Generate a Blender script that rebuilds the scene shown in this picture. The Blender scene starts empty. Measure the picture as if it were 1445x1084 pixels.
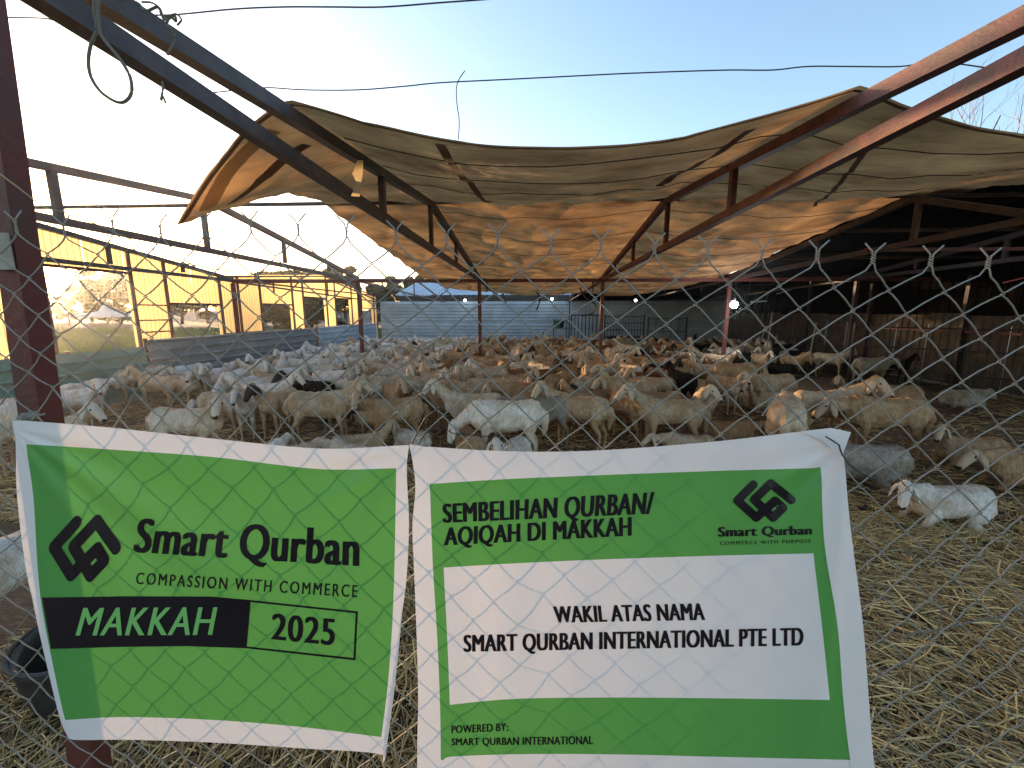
import bpy, bmesh, math, random
import numpy as np
from mathutils import Vector, Matrix, noise
random.seed(7); RN=np.random.RandomState(11)
R=math.radians; PI=math.pi
S=bpy.context.scene
C=S.collection
# ------------------------------------------------------------ camera, sky, sun, exposure
F=590.0; PITCH=math.atan(102/F); YAW=math.atan(30.5*math.cos(PITCH)/F)
cam=bpy.data.cameras.new('camera'); camo=bpy.data.objects.new('camera',cam); C.objects.link(camo)
camo.location=(0,0,1.7); camo.rotation_euler=(PI/2-PITCH,0,YAW)
cam.sensor_width=36; cam.lens=36*F/1445; cam.clip_start=.02; cam.clip_end=1500
S.camera=camo
w=bpy.data.worlds.new('World'); S.world=w; w.use_nodes=True
nt=w.node_tree; bg=nt.nodes['Background']
sky=nt.nodes.new('ShaderNodeTexSky'); sky.sky_type='NISHITA'; sky.sun_disc=False
SUN_EL=R(4.8); SUN_AZ=math.atan2(-1.10,1.0)           # azimuth from +Y, negative = to the left
sky.sun_elevation=SUN_EL; sky.sun_rotation=SUN_AZ
sky.air_density=1.0; sky.dust_density=1.0; sky.ozone_density=2.3
wb=nt.nodes.new('ShaderNodeMix'); wb.data_type='RGBA'; wb.blend_type='MULTIPLY'; wb.inputs[0].default_value=1; wb.inputs[7].default_value=(1.17,1.0,.93,1)   # the camera's warm white balance
nt.links.new(sky.outputs[0],wb.inputs[6]); nt.links.new(wb.outputs[2],bg.inputs[0]); bg.inputs[1].default_value=.15
sun=bpy.data.lights.new('sun','SUN'); suno=bpy.data.objects.new('sun',sun); C.objects.link(suno)
sun.energy=2.1; sun.angle=R(2.0); sun.color=(1,.66,.36)
sd=Vector((math.sin(SUN_AZ)*math.cos(SUN_EL),math.cos(SUN_AZ)*math.cos(SUN_EL),math.sin(SUN_EL)))
suno.rotation_euler=sd.to_track_quat('Z','Y').to_euler()
S.view_settings.view_transform='Standard'; S.view_settings.look='None'
S.view_settings.exposure=2.38; S.view_settings.gamma=1; S.view_settings.use_curve_mapping=False
S.render.engine='CYCLES'
# ------------------------------------------------------------ photo rays -> places in the yard
RM=camo.rotation_euler.to_matrix(); CL=Vector((0,0,1.7))
def ray(px,py): return RM@Vector(((px-722.5)/F,(542-py)/F,-1))
def at_Y(px,py,Y): d=ray(px,py); return CL+d*(Y/d.y)
def at_Z(px,py,Z): d=ray(px,py); return CL+d*((Z-1.7)/d.z)
def at_X(px,py,X): d=ray(px,py); return CL+d*(X/d.x)
# ------------------------------------------------------------ materials
def mat(name,col,rough=.7,metal=0.,spec=.5,bump=0,bscale=20,var=0,vscale=3,vcol=None,trans=0,tcol=None,coord='Object',bdist=.01,detail=6):
    m=bpy.data.materials.new(name); m.use_nodes=True; n=m.node_tree; b=n.nodes['Principled BSDF']
    b.inputs['Base Color'].default_value=(*col,1); b.inputs['Roughness'].default_value=rough
    b.inputs['Metallic'].default_value=metal; b.inputs['Specular IOR Level'].default_value=spec
    tc=n.nodes.new('ShaderNodeTexCoord'); out=n.nodes['Material Output']; csock=None
    if var:
        t=n.nodes.new('ShaderNodeTexNoise'); t.inputs['Scale'].default_value=vscale; t.inputs['Detail'].default_value=detail; t.inputs['Roughness'].default_value=.65
        n.links.new(tc.outputs[coord],t.inputs['Vector'])
        r=n.nodes.new('ShaderNodeMapRange'); r.inputs[1].default_value=.38; r.inputs[2].default_value=.66; r.inputs[3].default_value=0; r.inputs[4].default_value=var
        n.links.new(t.outputs[0],r.inputs[0])
        mx=n.nodes.new('ShaderNodeMix'); mx.data_type='RGBA'; mx.inputs[6].default_value=(*col,1); mx.inputs[7].default_value=(*(vcol or tuple(c*.4 for c in col)),1)
        n.links.new(r.outputs[0],mx.inputs[0]); n.links.new(mx.outputs[2],b.inputs['Base Color']); csock=mx.outputs[2]
    if bump:
        t2=n.nodes.new('ShaderNodeTexNoise'); t2.inputs['Scale'].default_value=bscale; t2.inputs['Detail'].default_value=5
        n.links.new(tc.outputs[coord],t2.inputs['Vector'])
        bp=n.nodes.new('ShaderNodeBump'); bp.inputs['Strength'].default_value=bump; bp.inputs['Distance'].default_value=bdist
        n.links.new(t2.outputs[0],bp.inputs['Height']); n.links.new(bp.outputs[0],b.inputs['Normal'])
    if trans:
        tr=n.nodes.new('ShaderNodeBsdfTranslucent'); tr.inputs[0].default_value=(*(tcol or col),1)
        if csock and not tcol: n.links.new(csock,tr.inputs[0])
        ms=n.nodes.new('ShaderNodeMixShader'); ms.inputs[0].default_value=trans
        n.links.new(b.outputs[0],ms.inputs[1]); n.links.new(tr.outputs[0],ms.inputs[2]); n.links.new(ms.outputs[0],out.inputs[0])
    return m
M={}
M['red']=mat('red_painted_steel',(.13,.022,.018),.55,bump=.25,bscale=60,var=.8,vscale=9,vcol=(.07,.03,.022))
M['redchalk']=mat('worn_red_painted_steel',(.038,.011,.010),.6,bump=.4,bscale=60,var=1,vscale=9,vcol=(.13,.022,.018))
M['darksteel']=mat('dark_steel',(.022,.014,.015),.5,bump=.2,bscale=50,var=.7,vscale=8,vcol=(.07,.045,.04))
M['brownsteel']=mat('brown_steel',(.16,.085,.065),.6,var=.7,vscale=8,vcol=(.10,.05,.04))
M['wire']=mat('galvanised_wire',(.25,.235,.20),.55,metal=.25,var=.6,vscale=25,vcol=(.22,.2,.17))
M['tiewire']=mat('black_tie_wire',(.02,.016,.015),.6)
M['white_vinyl']=mat('white_banner_vinyl',(.80,.77,.76),.42,spec=.4,bump=.12,bscale=700,bdist=.0006,trans=.20,tcol=(.88,.74,.66))
M['green_vinyl']=mat('green_banner_vinyl',(.095,.335,.075),.40,spec=.4,bump=.12,bscale=700,bdist=.0006,trans=.19,tcol=(.15,.42,.09))
M['green_print']=mat('brightened_green_print',(.20,.50,.13),.45)  # banner green brightened in place of the backlight blocked behind the letters
M['steel']=mat('grommet_metal',(.45,.44,.42),.35,metal=.8)
M['ink']=mat('black_print',(.012,.008,.012),.38,spec=.4)
M['yellow']=mat('yellow_translucent_sheet',(.50,.36,.20),.55,var=.35,vscale=2,vcol=(.38,.25,.13),trans=.72,tcol=(1.0,.74,.37))
M['galv']=mat('pale_ribbed_sheet',(.46,.52,.58),.45,metal=.15,bump=.1,bscale=8,var=.7,vscale=1.5,vcol=(.25,.29,.33))
M['greysheet']=mat('grey_weathered_sheet',(.19,.20,.205),.6,var=.7,vscale=3,vcol=(.28,.29,.29),bump=.2,bscale=30)
M['greensheet']=mat('green_weathered_sheet',(.12,.23,.19),.6,var=.6,vscale=3,vcol=(.20,.30,.26),bump=.2,bscale=30)
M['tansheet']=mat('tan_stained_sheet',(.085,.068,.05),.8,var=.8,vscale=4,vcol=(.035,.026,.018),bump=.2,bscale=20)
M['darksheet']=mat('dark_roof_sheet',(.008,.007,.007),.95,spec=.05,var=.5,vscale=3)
M['roofblue']=mat('pale_blue_roof_sheet',(.42,.52,.62),.5,var=.4,vscale=1)
M['black']=mat('black_plastic',(.012,.012,.012),.5,bump=.2,bscale=40,var=.6,vscale=9,vcol=(.05,.045,.04))
M['greenp']=mat('green_plastic',(.01,.07,.04),.5)
M['rope']=mat('grey_rope',(.16,.14,.11),.9,bump=.5,bscale=200)
M['concrete']=mat('grey_block_wall',(.30,.34,.38),.9,var=.4,vscale=.5)
M['tent']=mat('white_tent_cloth',(.75,.75,.75),.7,trans=.3)
M['bark']=mat('bark',(.09,.06,.045),.9,var=.5,vscale=8)
M['pinkbark']=mat('bare_pale_bark',(.26,.17,.15),.9)
M['paint']=mat('red_marker_paint',(.55,.10,.05),.8,var=.7,vscale=25,vcol=(.5,.3,.2))
M['bluepaint']=mat('blue_marker_paint',(.10,.17,.2),.8)
M['eye']=mat('dark_eye',(.01,.008,.006),.12)
M['pinkstrip']=mat('lit_red_rail',(.75,.16,.20),.5)
M['whitestrip']=mat('plain_white',(.8,.8,.8),.5)
def leafmat(name,col,col2):
    m=mat(name,col,.7,var=1,vscale=.6,vcol=col2,trans=.35,coord='Object'); return m
M['leaf']=leafmat('olive_foliage',(.085,.09,.035),(.14,.125,.045))
M['leaf2']=leafmat('dark_foliage',(.055,.07,.03),(.10,.10,.04))
M['grass']=mat('green_field_grass',(.15,.21,.06),.8,var=1,vscale=.5,vcol=(.25,.28,.10),trans=.3)
def emis(name,col,s):
    m=bpy.data.materials.new(name); m.use_nodes=True; b=m.node_tree.nodes['Principled BSDF']
    b.inputs['Emission Color'].default_value=(*col,1); b.inputs['Emission Strength'].default_value=s; b.inputs['Base Color'].default_value=(.8,.8,.8,1); return m
M['bulb']=emis('lit_bulb',(.85,.95,1),25); M['bulb2']=emis('dim_lit_bulb',(.85,.95,1),4)
# ground, straw
def groundmat():
    m=mat('straw_littered_dirt',(.12,.075,.04),.95)
    n=m.node_tree; b=n.nodes['Principled BSDF']; tc=n.nodes['Texture Coordinate']
    def nz(scale,det=8,vec=None,rough=.6):
        t=n.nodes.new('ShaderNodeTexNoise'); t.inputs['Scale'].default_value=scale; t.inputs['Detail'].default_value=det; t.inputs['Roughness'].default_value=rough
        n.links.new(vec or tc.outputs['Object'],t.inputs['Vector']); return t
    def stretch(rot,sx,sy):
        mp=n.nodes.new('ShaderNodeMapping'); mp.inputs['Rotation'].default_value[2]=rot; mp.inputs['Scale'].default_value=(sx,sy,1)
        n.links.new(tc.outputs['Object'],mp.inputs[0]); return mp.outputs[0]
    a=nz(9,8,stretch(.4,1,14)); c=nz(9,8,stretch(-.8,1,14)); e=nz(9,8,stretch(1.7,1,14)); g=nz(.8,5)
    mxx=n.nodes.new('ShaderNodeMath'); mxx.operation='MAXIMUM'; n.links.new(a.outputs[0],mxx.inputs[0]); n.links.new(c.outputs[0],mxx.inputs[1])
    mx2=n.nodes.new('ShaderNodeMath'); mx2.operation='MAXIMUM'; n.links.new(mxx.outputs[0],mx2.inputs[0]); n.links.new(e.outputs[0],mx2.inputs[1])
    rp=n.nodes.new('ShaderNodeValToRGB'); n.links.new(mx2.outputs[0],rp.inputs[0])
    rp.color_ramp.elements[0].position=.45; rp.color_ramp.elements[0].color=(.07,.042,.022,1)
    rp.color_ramp.elements[1].position=.72; rp.color_ramp.elements[1].color=(.45,.31,.15,1)
    rp.color_ramp.elements.new(.58).color=(.16,.10,.05,1)
    mx=n.nodes.new('ShaderNodeMix'); mx.data_type='RGBA'; mx.blend_type='MULTIPLY'; mx.inputs[0].default_value=1
    r=n.nodes.new('ShaderNodeMapRange'); r.inputs[1].default_value=.3; r.inputs[2].default_value=.7; r.inputs[3].default_value=.55; r.inputs[4].default_value=1.15
    n.links.new(g.outputs[0],r.inputs[0]); n.links.new(rp.outputs[0],mx.inputs[6]); n.links.new(r.outputs[0],mx.inputs[7]); n.links.new(mx.outputs[2],b.inputs['Base Color'])
    bp=n.nodes.new('ShaderNodeBump'); bp.inputs['Strength'].default_value=.8; bp.inputs['Distance'].default_value=.03; n.links.new(mx2.outputs[0],bp.inputs['Height']); n.links.new(bp.outputs[0],b.inputs['Normal'])
    return m
M['ground']=groundmat()
M['dirt']=mat('pale_field_dirt',(.15,.115,.085),.95,var=.7,vscale=.4,vcol=(.10,.08,.06))
def strawmat():
    m=bpy.data.materials.new('straw'); m.use_nodes=True; n=m.node_tree; b=n.nodes['Principled BSDF']; b.inputs['Roughness'].default_value=.55
    a=n.nodes.new('ShaderNodeAttribute'); a.attribute_name='tone'; rp=n.nodes.new('ShaderNodeValToRGB'); n.links.new(a.outputs['Fac'],rp.inputs[0])
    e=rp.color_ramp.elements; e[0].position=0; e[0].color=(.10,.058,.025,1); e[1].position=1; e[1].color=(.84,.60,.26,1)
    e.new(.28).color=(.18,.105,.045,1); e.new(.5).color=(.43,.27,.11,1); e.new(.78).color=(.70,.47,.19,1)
    n.links.new(rp.outputs[0],b.inputs['Base Color']); return m
M['straw']=strawmat()
def fleece(far=False):
    m=bpy.data.materials.new('far_sheep_fleece' if far else 'sheep_fleece'); m.use_nodes=True; n=m.node_tree; b=n.nodes['Principled BSDF']; b.inputs['Roughness'].default_value=.9
    b.inputs['Specular IOR Level'].default_value=.15
    L=n.links.new
    oi=n.nodes.new('ShaderNodeObjectInfo'); at=n.nodes.new('ShaderNodeAttribute'); at.attribute_name='region'   # R face, G nose/hoof, B grime
    sp=n.nodes.new('ShaderNodeSeparateColor'); L(at.outputs['Color'],sp.inputs[0])
    tc=n.nodes.new('ShaderNodeTexCoord'); ad=n.nodes.new('ShaderNodeVectorMath'); ad.operation='ADD'
    cm=n.nodes.new('ShaderNodeCombineXYZ'); mu=n.nodes.new('ShaderNodeMath'); mu.operation='MULTIPLY'; mu.inputs[1].default_value=37
    L(oi.outputs['Random'],mu.inputs[0]); L(mu.outputs[0],cm.inputs[0]); L(mu.outputs[0],cm.inputs[1]); L(tc.outputs['Object'],ad.inputs[0]); L(cm.outputs[0],ad.inputs[1])
    def nz(s,d=5,st=None):
        t=n.nodes.new('ShaderNodeTexNoise'); t.inputs['Scale'].default_value=s; t.inputs['Detail'].default_value=d; t.inputs['Roughness'].default_value=.65
        if st:
            mp=n.nodes.new('ShaderNodeMapping'); mp.inputs['Scale'].default_value=st; L(ad.outputs[0],mp.inputs[0]); L(mp.outputs[0],t.inputs['Vector'])
        else: L(ad.outputs[0],t.inputs['Vector'])
        return t.outputs[0]
    def mr(s,a,b2,c,d):
        r=n.nodes.new('ShaderNodeMapRange'); L(s,r.inputs[0]); r.inputs[1].default_value=a; r.inputs[2].default_value=b2; r.inputs[3].default_value=c; r.inputs[4].default_value=d; return r.outputs[0]
    def mix(f,a,b2,mode='MIX'):
        x=n.nodes.new('ShaderNodeMix'); x.data_type='RGBA'; x.blend_type=mode
        for s,i in ((f,0),(a,6),(b2,7)):
            if hasattr(s,'is_output') : L(s,x.inputs[i])
            elif i==0: x.inputs[0].default_value=s
            else: x.inputs[i].default_value=(*s,1)
        return x.outputs[2]
    def mul(a,b2):
        x=n.nodes.new('ShaderNodeMath'); x.operation='MULTIPLY'; x.use_clamp=True
        for s,i in ((a,0),(b2,1)):
            if hasattr(s,'is_output'): L(s,x.inputs[i])
            else: x.inputs[i].default_value=s
        return x.outputs[0]
    base=oi.outputs['Color']
    if far:
        ca=n.nodes.new('ShaderNodeAttribute'); ca.attribute_name='coat'; base=ca.outputs['Color']
    dirty=mix(1.0,base,(.60,.46,.32),'MULTIPLY')
    c=mix(mr(nz(5,6),.38,.62,0,.85),base,dirty)
    c=mix(mul(sp.outputs[2],mr(nz(9,4),.3,.6,.35,1)),c,mix(1.0,base,(.50,.36,.24),'MULTIPLY'))
    st=mr(nz(30,5,(1,1,.3)),.40,.66,.0,.6)
    c=mix(st,c,mix(1.0,base,(.55,.45,.36),'MULTIPLY'))
    # pied patches when alpha near .5
    al=oi.outputs['Alpha']
    pied=mul(mr(al,.35,.6,0,1),mr(al,.9,.65,0,1)); c=mix(mul(pied,mr(nz(3.2,3),.5,.53,0,1)),c,(.03,.02,.014))
    dark=mr(al,.3,.1,0,1)
    c=mix(mul(sp.outputs[0],mr(dark,0,1,.55,0)),c,mix(.45,base,(.62,.56,.48)))
    c=mix(mul(sp.outputs[0],dark),c,(.06,.045,.04))
    c=mix(sp.outputs[1],c,(.035,.028,.026))
    L(c,b.inputs['Base Color'])
    bp=n.nodes.new('ShaderNodeBump'); bp.inputs['Strength'].default_value=1.; bp.inputs['Distance'].default_value=.02
    L(nz(75,3,(1,1,.3)),bp.inputs['Height']); L(bp.outputs[0],b.inputs['Normal'])
    return m
M['fleece']=fleece(); M['farfleece']=fleece(True)
def tarpmat():
    m=mat('brown_canvas',(.27,.19,.125),.85); n=m.node_tree; L=n.links.new; b=n.nodes['Principled BSDF']; tc=n.nodes['Texture Coordinate']
    def nz(s,d=6,st=(1,1,1)):
        mp=n.nodes.new('ShaderNodeMapping'); mp.inputs['Scale'].default_value=st; L(tc.outputs['Object'],mp.inputs[0])
        t=n.nodes.new('ShaderNodeTexNoise'); t.inputs['Scale'].default_value=s; t.inputs['Detail'].default_value=d; t.inputs['Roughness'].default_value=.6; L(mp.outputs[0],t.inputs['Vector']); return t.outputs[0]
    rp=n.nodes.new('ShaderNodeValToRGB'); L(nz(1.1,8,(1,1.6,1)),rp.inputs[0]); e=rp.color_ramp.elements
    e[0].position=.3; e[0].color=(.13,.075,.042,1); e[1].position=.72; e[1].color=(.40,.255,.14,1); e.new(.5).color=(.25,.152,.085,1)
    w=n.nodes.new('ShaderNodeTexWave'); w.inputs['Scale'].default_value=260; L(tc.outputs['Object'],w.inputs[0])
    L(rp.outputs[0],b.inputs['Base Color'])
    tr=n.nodes.new('ShaderNodeBsdfTranslucent'); hs=n.nodes.new('ShaderNodeHueSaturation'); hs.inputs['Saturation'].default_value=1.2; hs.inputs['Value'].default_value=1.5
    L(rp.outputs[0],hs.inputs['Color']); L(hs.outputs[0],tr.inputs[0])
    ms=n.nodes.new('ShaderNodeMixShader'); ms.inputs[0].default_value=.48; L(b.outputs[0],ms.inputs[1]); L(tr.outputs[0],ms.inputs[2]); L(ms.outputs[0],n.nodes['Material Output'].inputs[0])
    bp=n.nodes.new('ShaderNodeBump'); bp.inputs['Strength'].default_value=.9; bp.inputs['Distance'].default_value=.07; rd=n.nodes.new('ShaderNodeMath'); rd.operation='MULTIPLY_ADD'; rd.inputs[1].default_value=2; rd.inputs[2].default_value=-1; L(nz(2.3,3,(.8,1.7,1)),rd.inputs[0])
    ab=n.nodes.new('ShaderNodeMath'); ab.operation='ABSOLUTE'; L(rd.outputs[0],ab.inputs[0])
    r2=n.nodes.new('ShaderNodeMapRange'); r2.inputs[1].default_value=0; r2.inputs[2].default_value=.22; r2.inputs[3].default_value=1; r2.inputs[4].default_value=0; L(ab.outputs[0],r2.inputs[0])
    ad=n.nodes.new('ShaderNodeMath'); ad.operation='ADD'; L(r2.outputs[0],ad.inputs[0]); L(nz(3.2,8),ad.inputs[1]); L(ad.outputs[0],bp.inputs['Height']); L(bp.outputs[0],b.inputs['Normal'])
    return m
M['tarp']=tarpmat(); M['seam']=mat('tarp_seam',(.15,.10,.065),.9,trans=.35); M['seamlight']=mat('tarp_light_stripe',(.50,.37,.2),.9,trans=.5)
# ------------------------------------------------------------ mesh helpers
class MB:
    def __init__(s): s.v=[]; s.f=[]; s.mi=[]
    def quad(s,a,b,c,d,mi=0):
        i=len(s.v); s.v+=[tuple(a),tuple(b),tuple(c),tuple(d)]; s.f.append((i,i+1,i+2,i+3)); s.mi.append(mi)
    def box(s,lo,hi,mi=0):
        i=len(s.v); x0,y0,z0=lo; x1,y1,z1=hi
        s.v+=[(x0,y0,z0),(x1,y0,z0),(x1,y1,z0),(x0,y1,z0),(x0,y0,z1),(x1,y0,z1),(x1,y1,z1),(x0,y1,z1)]
        for f in ((0,3,2,1),(4,5,6,7),(0,1,5,4),(1,2,6,5),(2,3,7,6),(3,0,4,7)): s.f.append(tuple(i+k for k in f)); s.mi.append(mi)
    def beam(s,p,q,wd,ht=None,up=(0,0,1),mi=0):
        ht=ht or wd; p=Vector(p); q=Vector(q); t=(q-p).normalized(); up=Vector(up)
        if abs(t.dot(up))>.95: up=Vector((0,1,0))
        a=t.cross(up).normalized()*wd/2; b=a.cross(t).normalized()*ht/2; i=len(s.v)
        for c in (p,q):
            for sa,sb in ((-1,-1),(1,-1),(1,1),(-1,1)): s.v.append(tuple(c+a*sa+b*sb))
        for k in range(4): s.f.append((i+k,i+(k+1)%4,i+4+(k+1)%4,i+4+k)); s.mi.append(mi)
        s.f.append((i+3,i+2,i+1,i)); s.f.append((i+4,i+5,i+6,i+7)); s.mi+=[mi,mi]
    def tube(s,pts,r,n=6,cap=True,ref=(0,0,1)):
        pts=[Vector(p) for p in pts]; i0=len(s.v); N=len(pts); ref=Vector(ref)
        rr=r if isinstance(r,(list,tuple)) else [r]*N
        for k,p in enumerate(pts):
            t=(pts[min(k+1,N-1)]-pts[max(k-1,0)]).normalized()
            u=ref if abs(t.dot(ref))<.95 else Vector((0,1,0)) if abs(t.y)<.9 else Vector((1,0,0))
            a=t.cross(u).normalized(); b=t.cross(a)
            e=rr[k] if isinstance(rr[k],(list,tuple)) else (rr[k],rr[k])
            for j in range(n):
                an=2*PI*j/n; s.v.append(tuple(p+a*math.cos(an)*e[0]+b*math.sin(an)*e[1]))
        for k in range(N-1):
            for j in range(n):
                s.f.append((i0+k*n+j,i0+k*n+(j+1)%n,i0+(k+1)*n+(j+1)%n,i0+(k+1)*n+j)); s.mi.append(0)
        if cap:
            s.f.append(tuple(i0+j for j in range(n))[::-1]); s.f.append(tuple(i0+(N-1)*n+j for j in range(n))); s.mi+=[0,0]
    def sphere(s,c,r,n=10):
        i0=len(s.v); m=n//2+1; r=(r,r,r) if not isinstance(r,tuple) else r
        for a in range(m):
            th=PI*a/(m-1)
            for j in range(n): ph=2*PI*j/n; s.v.append((c[0]+r[0]*math.sin(th)*math.cos(ph),c[1]+r[1]*math.sin(th)*math.sin(ph),c[2]+r[2]*math.cos(th)))
        for a in range(m-1):
            for j in range(n): s.f.append((i0+a*n+j,i0+(a+1)*n+j,i0+(a+1)*n+(j+1)%n,i0+a*n+(j+1)%n)); s.mi.append(0)
    def sheet(s,o,u,v,nrm,per,amp,prof='wave',nv=1):
        """ribbed sheet: from o along u (ribs repeat along u), extends v; displaced along nrm"""
        o=Vector(o);u=Vector(u);v=Vector(v);nrm=Vector(nrm); L=u.length; 
        if prof=='wave': 
            k=max(2,int(L/per*4)); ts=[i/k for i in range(k+1)]; hs=[amp*(.5+.5*math.cos(2*PI*t*L/per)) for t in ts]
        else:
            ts=[];hs=[];x=0
            while x<L:
                for dx,h in ((0,0),(.72*per,0),(.79*per,amp),(.93*per,amp)):
                    if x+dx<L: ts.append((x+dx)/L); hs.append(h)
                x+=per
            ts.append(1);hs.append(0)
        i0=len(s.v); 
        for j in range(nv+1):
            for t,h in zip(ts,hs): s.v.append(tuple(o+u*t+v*(j/nv)+nrm*h))
        n=len(ts)
        for j in range(nv):
            for i in range(n-1): s.f.append((i0+j*n+i,i0+j*n+i+1,i0+(j+1)*n+i+1,i0+(j+1)*n+i)); s.mi.append(0)
    def mesh(s,name,mats,smooth=False):
        me=bpy.data.meshes.new(name); me.from_pydata(s.v,[],s.f); 
        for m in (mats if isinstance(mats,(list,tuple)) else [mats]): me.materials.append(m)
        if max(s.mi or [0])>0: me.polygons.foreach_set('material_index',s.mi)
        if smooth: me.polygons.foreach_set('use_smooth',[True]*len(me.polygons))
        me.update(); return me
    def obj(s,name,mats,parent=None,smooth=False):
        return link(name,s.mesh(name,mats,smooth),parent)
def link(name,me,parent=None,loc=None):
    o=bpy.data.objects.new(name,me); C.objects.link(o)
    if parent: o.parent=parent; 
    if parent and loc is None: o.matrix_parent_inverse=parent.matrix_basis.inverted() if parent.type=='EMPTY' and parent.get('_w') else Matrix.Identity(4)
    if loc is not None: o.location=loc
    return o
def thing(name,label,cat,loc=(0,0,0),group=None,rz=0):
    """Empty at the thing's base; parts are given in world coordinates unless rz/local use"""
    o=bpy.data.objects.new(name,None); C.objects.link(o); o.location=loc; o.rotation_euler=(0,0,rz); o.empty_display_size=.1
    o['label']=label; o['category']=cat; o['_w']=1
    if group: o['group']=group
    return o
def tag(o,label,cat,group=None):
    o['label']=label; o['category']=cat
    if group: o['group']=group
    return o
def struct(o,label=None): 
    o['kind']='structure'
    if label: o['label']=label
    return o
def interp(x,xs,ys):
    return float(np.interp(x,xs,ys))
# ============================================================ SETTING
NEAR=.65                                           # fence plane
# sky: world only. ground
def gz(x,y):
    return .02*noise.noise(Vector((x*1.3,y*1.3,0)))+.012*noise.noise(Vector((x*5,y*5,3)))
def ground():
    xs=np.linspace(-8.6,13.4,150); ys=np.linspace(-2.5,24,190)
    v=[(x,y,gz(x,y) if (-8.4<x<13.2 and -2.3<y<23.8) else 0) for y in ys for x in xs]; n=len(xs)
    f=[(j*n+i,j*n+i+1,(j+1)*n+i+1,(j+1)*n+i) for j in range(len(ys)-1) for i in range(n-1)]
    me=bpy.data.meshes.new('ground'); me.from_pydata(v,[],f); me.materials.append(M['ground']); me.polygons.foreach_set('use_smooth',[True]*len(f))
    struct(link('ground',me),'dirt floor of the pen littered with trodden straw')
    b=MB(); b.quad((-900,-300,-.06),(900,-300,-.06),(900,1200,-.06),(-900,1200,-.06)); struct(b.obj('field',M['dirt']),'pale dirt field around the yard')
    b=MB(); b.quad((-70,13,-.045),(-9.0,13,-.045),(-9.0,40,-.045),(-70,40,-.045)); struct(b.obj('grass_patch',M['grass']),'green grassy strip beyond the yellow sheds')
ground()
# grass tufts (uncountable)
b=MB()
for i in range(16000):
    y=random.uniform(13,40); x=-random.uniform(8.9,65); 
    if x<-1.5*y or noise.noise(Vector((x*.25,y*.25,0)))<-.25: continue
    h=random.uniform(.08,.32); a=random.uniform(0,PI); dx=math.cos(a)*.08; dy=math.sin(a)*.08; l=random.uniform(-.12,.12)
    for s in (0,1):
        i0=len(b.v); ca,sa=(dx,dy) if s==0 else (-dy,dx); b.v+=[(x-ca,y-sa,-.05),(x+ca,y+sa,-.05),(x+l,y+l*.5,h)]; b.f.append((i0,i0+1,i0+2)); b.mi.append(0)
o=b.obj('grass',M['grass']); o['kind']='stuff'; o['label']='low green grass and weeds in the field beyond the yellow sheds'
# straw
def strawfield(name,n,region,lmin,lmax,wmin,wmax,label,lift=.035,seed=1):
    rs=np.random.RandomState(seed); P=region(rs,n); n=len(P)
    keep=~((P[:,0]>1.5)&(P[:,1]>3.6+.3*rs.rand(n))&(rs.rand(n)<.68)); P=P[keep]; n=len(P)
    L=rs.uniform(lmin,lmax,n)*rs.uniform(.35,1,n); W=rs.uniform(wmin,wmax,n); yaw=rs.uniform(0,2*PI,n)
    fl=np.sin(P[:,0]*1.7)+np.cos(P[:,1]*2.1); yaw=np.where(rs.rand(n)<.45,fl*.9+rs.normal(0,.4,n),yaw)
    tilt=rs.normal(0,.16,n); z=rs.uniform(.002,lift,n)+np.abs(np.sin(tilt))*L*.5
    gzv=np.array([gz(a,b_) for a,b_ in P[:,:2]]) if n<400000 else 0
    c=np.stack([P[:,0],P[:,1],z+gzv],1)
    d=np.stack([np.cos(yaw)*np.cos(tilt),np.sin(yaw)*np.cos(tilt),np.sin(tilt)],1)
    s=np.stack([-np.sin(yaw),np.cos(yaw),np.zeros(n)],1); up=np.cross(d,s)
    V=np.zeros((n,9,3)); bend=rs.normal(0,.08,n)[:,None]*L[:,None]
    for k,t in enumerate((-.5,0,.5)):
        q=c+d*(L*t)[:,None]+(s*bend if t==0 else 0)
        V[:,k*3]=q-s*W[:,None]*.5; V[:,k*3+1]=q+s*W[:,None]*.5; V[:,k*3+2]=q-up*W[:,None]*-.6
    base=np.array([[0,1,4,3],[1,2,5,4],[2,0,3,5],[3,4,7,6],[4,5,8,7],[5,3,6,8]])
    Fc=(base[None]+(np.arange(n)*9)[:,None,None]).reshape(-1,4)
    me=bpy.data.meshes.new(name); me.vertices.add(n*9); me.vertices.foreach_set('co',V.reshape(-1))
    me.loops.add(len(Fc)*4); me.loops.foreach_set('vertex_index',Fc.reshape(-1).astype(np.int32))
    me.polygons.add(len(Fc)); me.polygons.foreach_set('loop_start',np.arange(0,len(Fc)*4,4,dtype=np.int32)); me.polygons.foreach_set('loop_total',np.full(len(Fc),4,dtype=np.int32))
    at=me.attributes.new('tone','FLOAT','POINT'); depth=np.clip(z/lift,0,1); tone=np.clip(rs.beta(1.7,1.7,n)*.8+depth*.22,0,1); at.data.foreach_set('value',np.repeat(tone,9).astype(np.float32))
    me.materials.append(M['straw']); me.update(); me.validate()
    o=link(name,me); o['kind']='stuff'; o['label']=label; return o
def reg(x0,x1,y0,y1,p=1.0):
    def f(rs,n):
        u=rs.rand(n)**p; y=y0+(y1-y0)*u; k=np.minimum(1.0,(y*1.6+1.2)/max(abs(x0),abs(x1))); x=rs.uniform(x0,x1,n)*k
        return np.stack([x,y],1)
    return f
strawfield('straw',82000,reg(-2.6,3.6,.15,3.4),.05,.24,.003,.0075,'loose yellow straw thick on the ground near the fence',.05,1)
strawfield('straw',42000,reg(-8,10,3.0,9,1.8),.08,.28,.004,.009,'trampled straw spread under the nearer sheep',.03,2)
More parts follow.
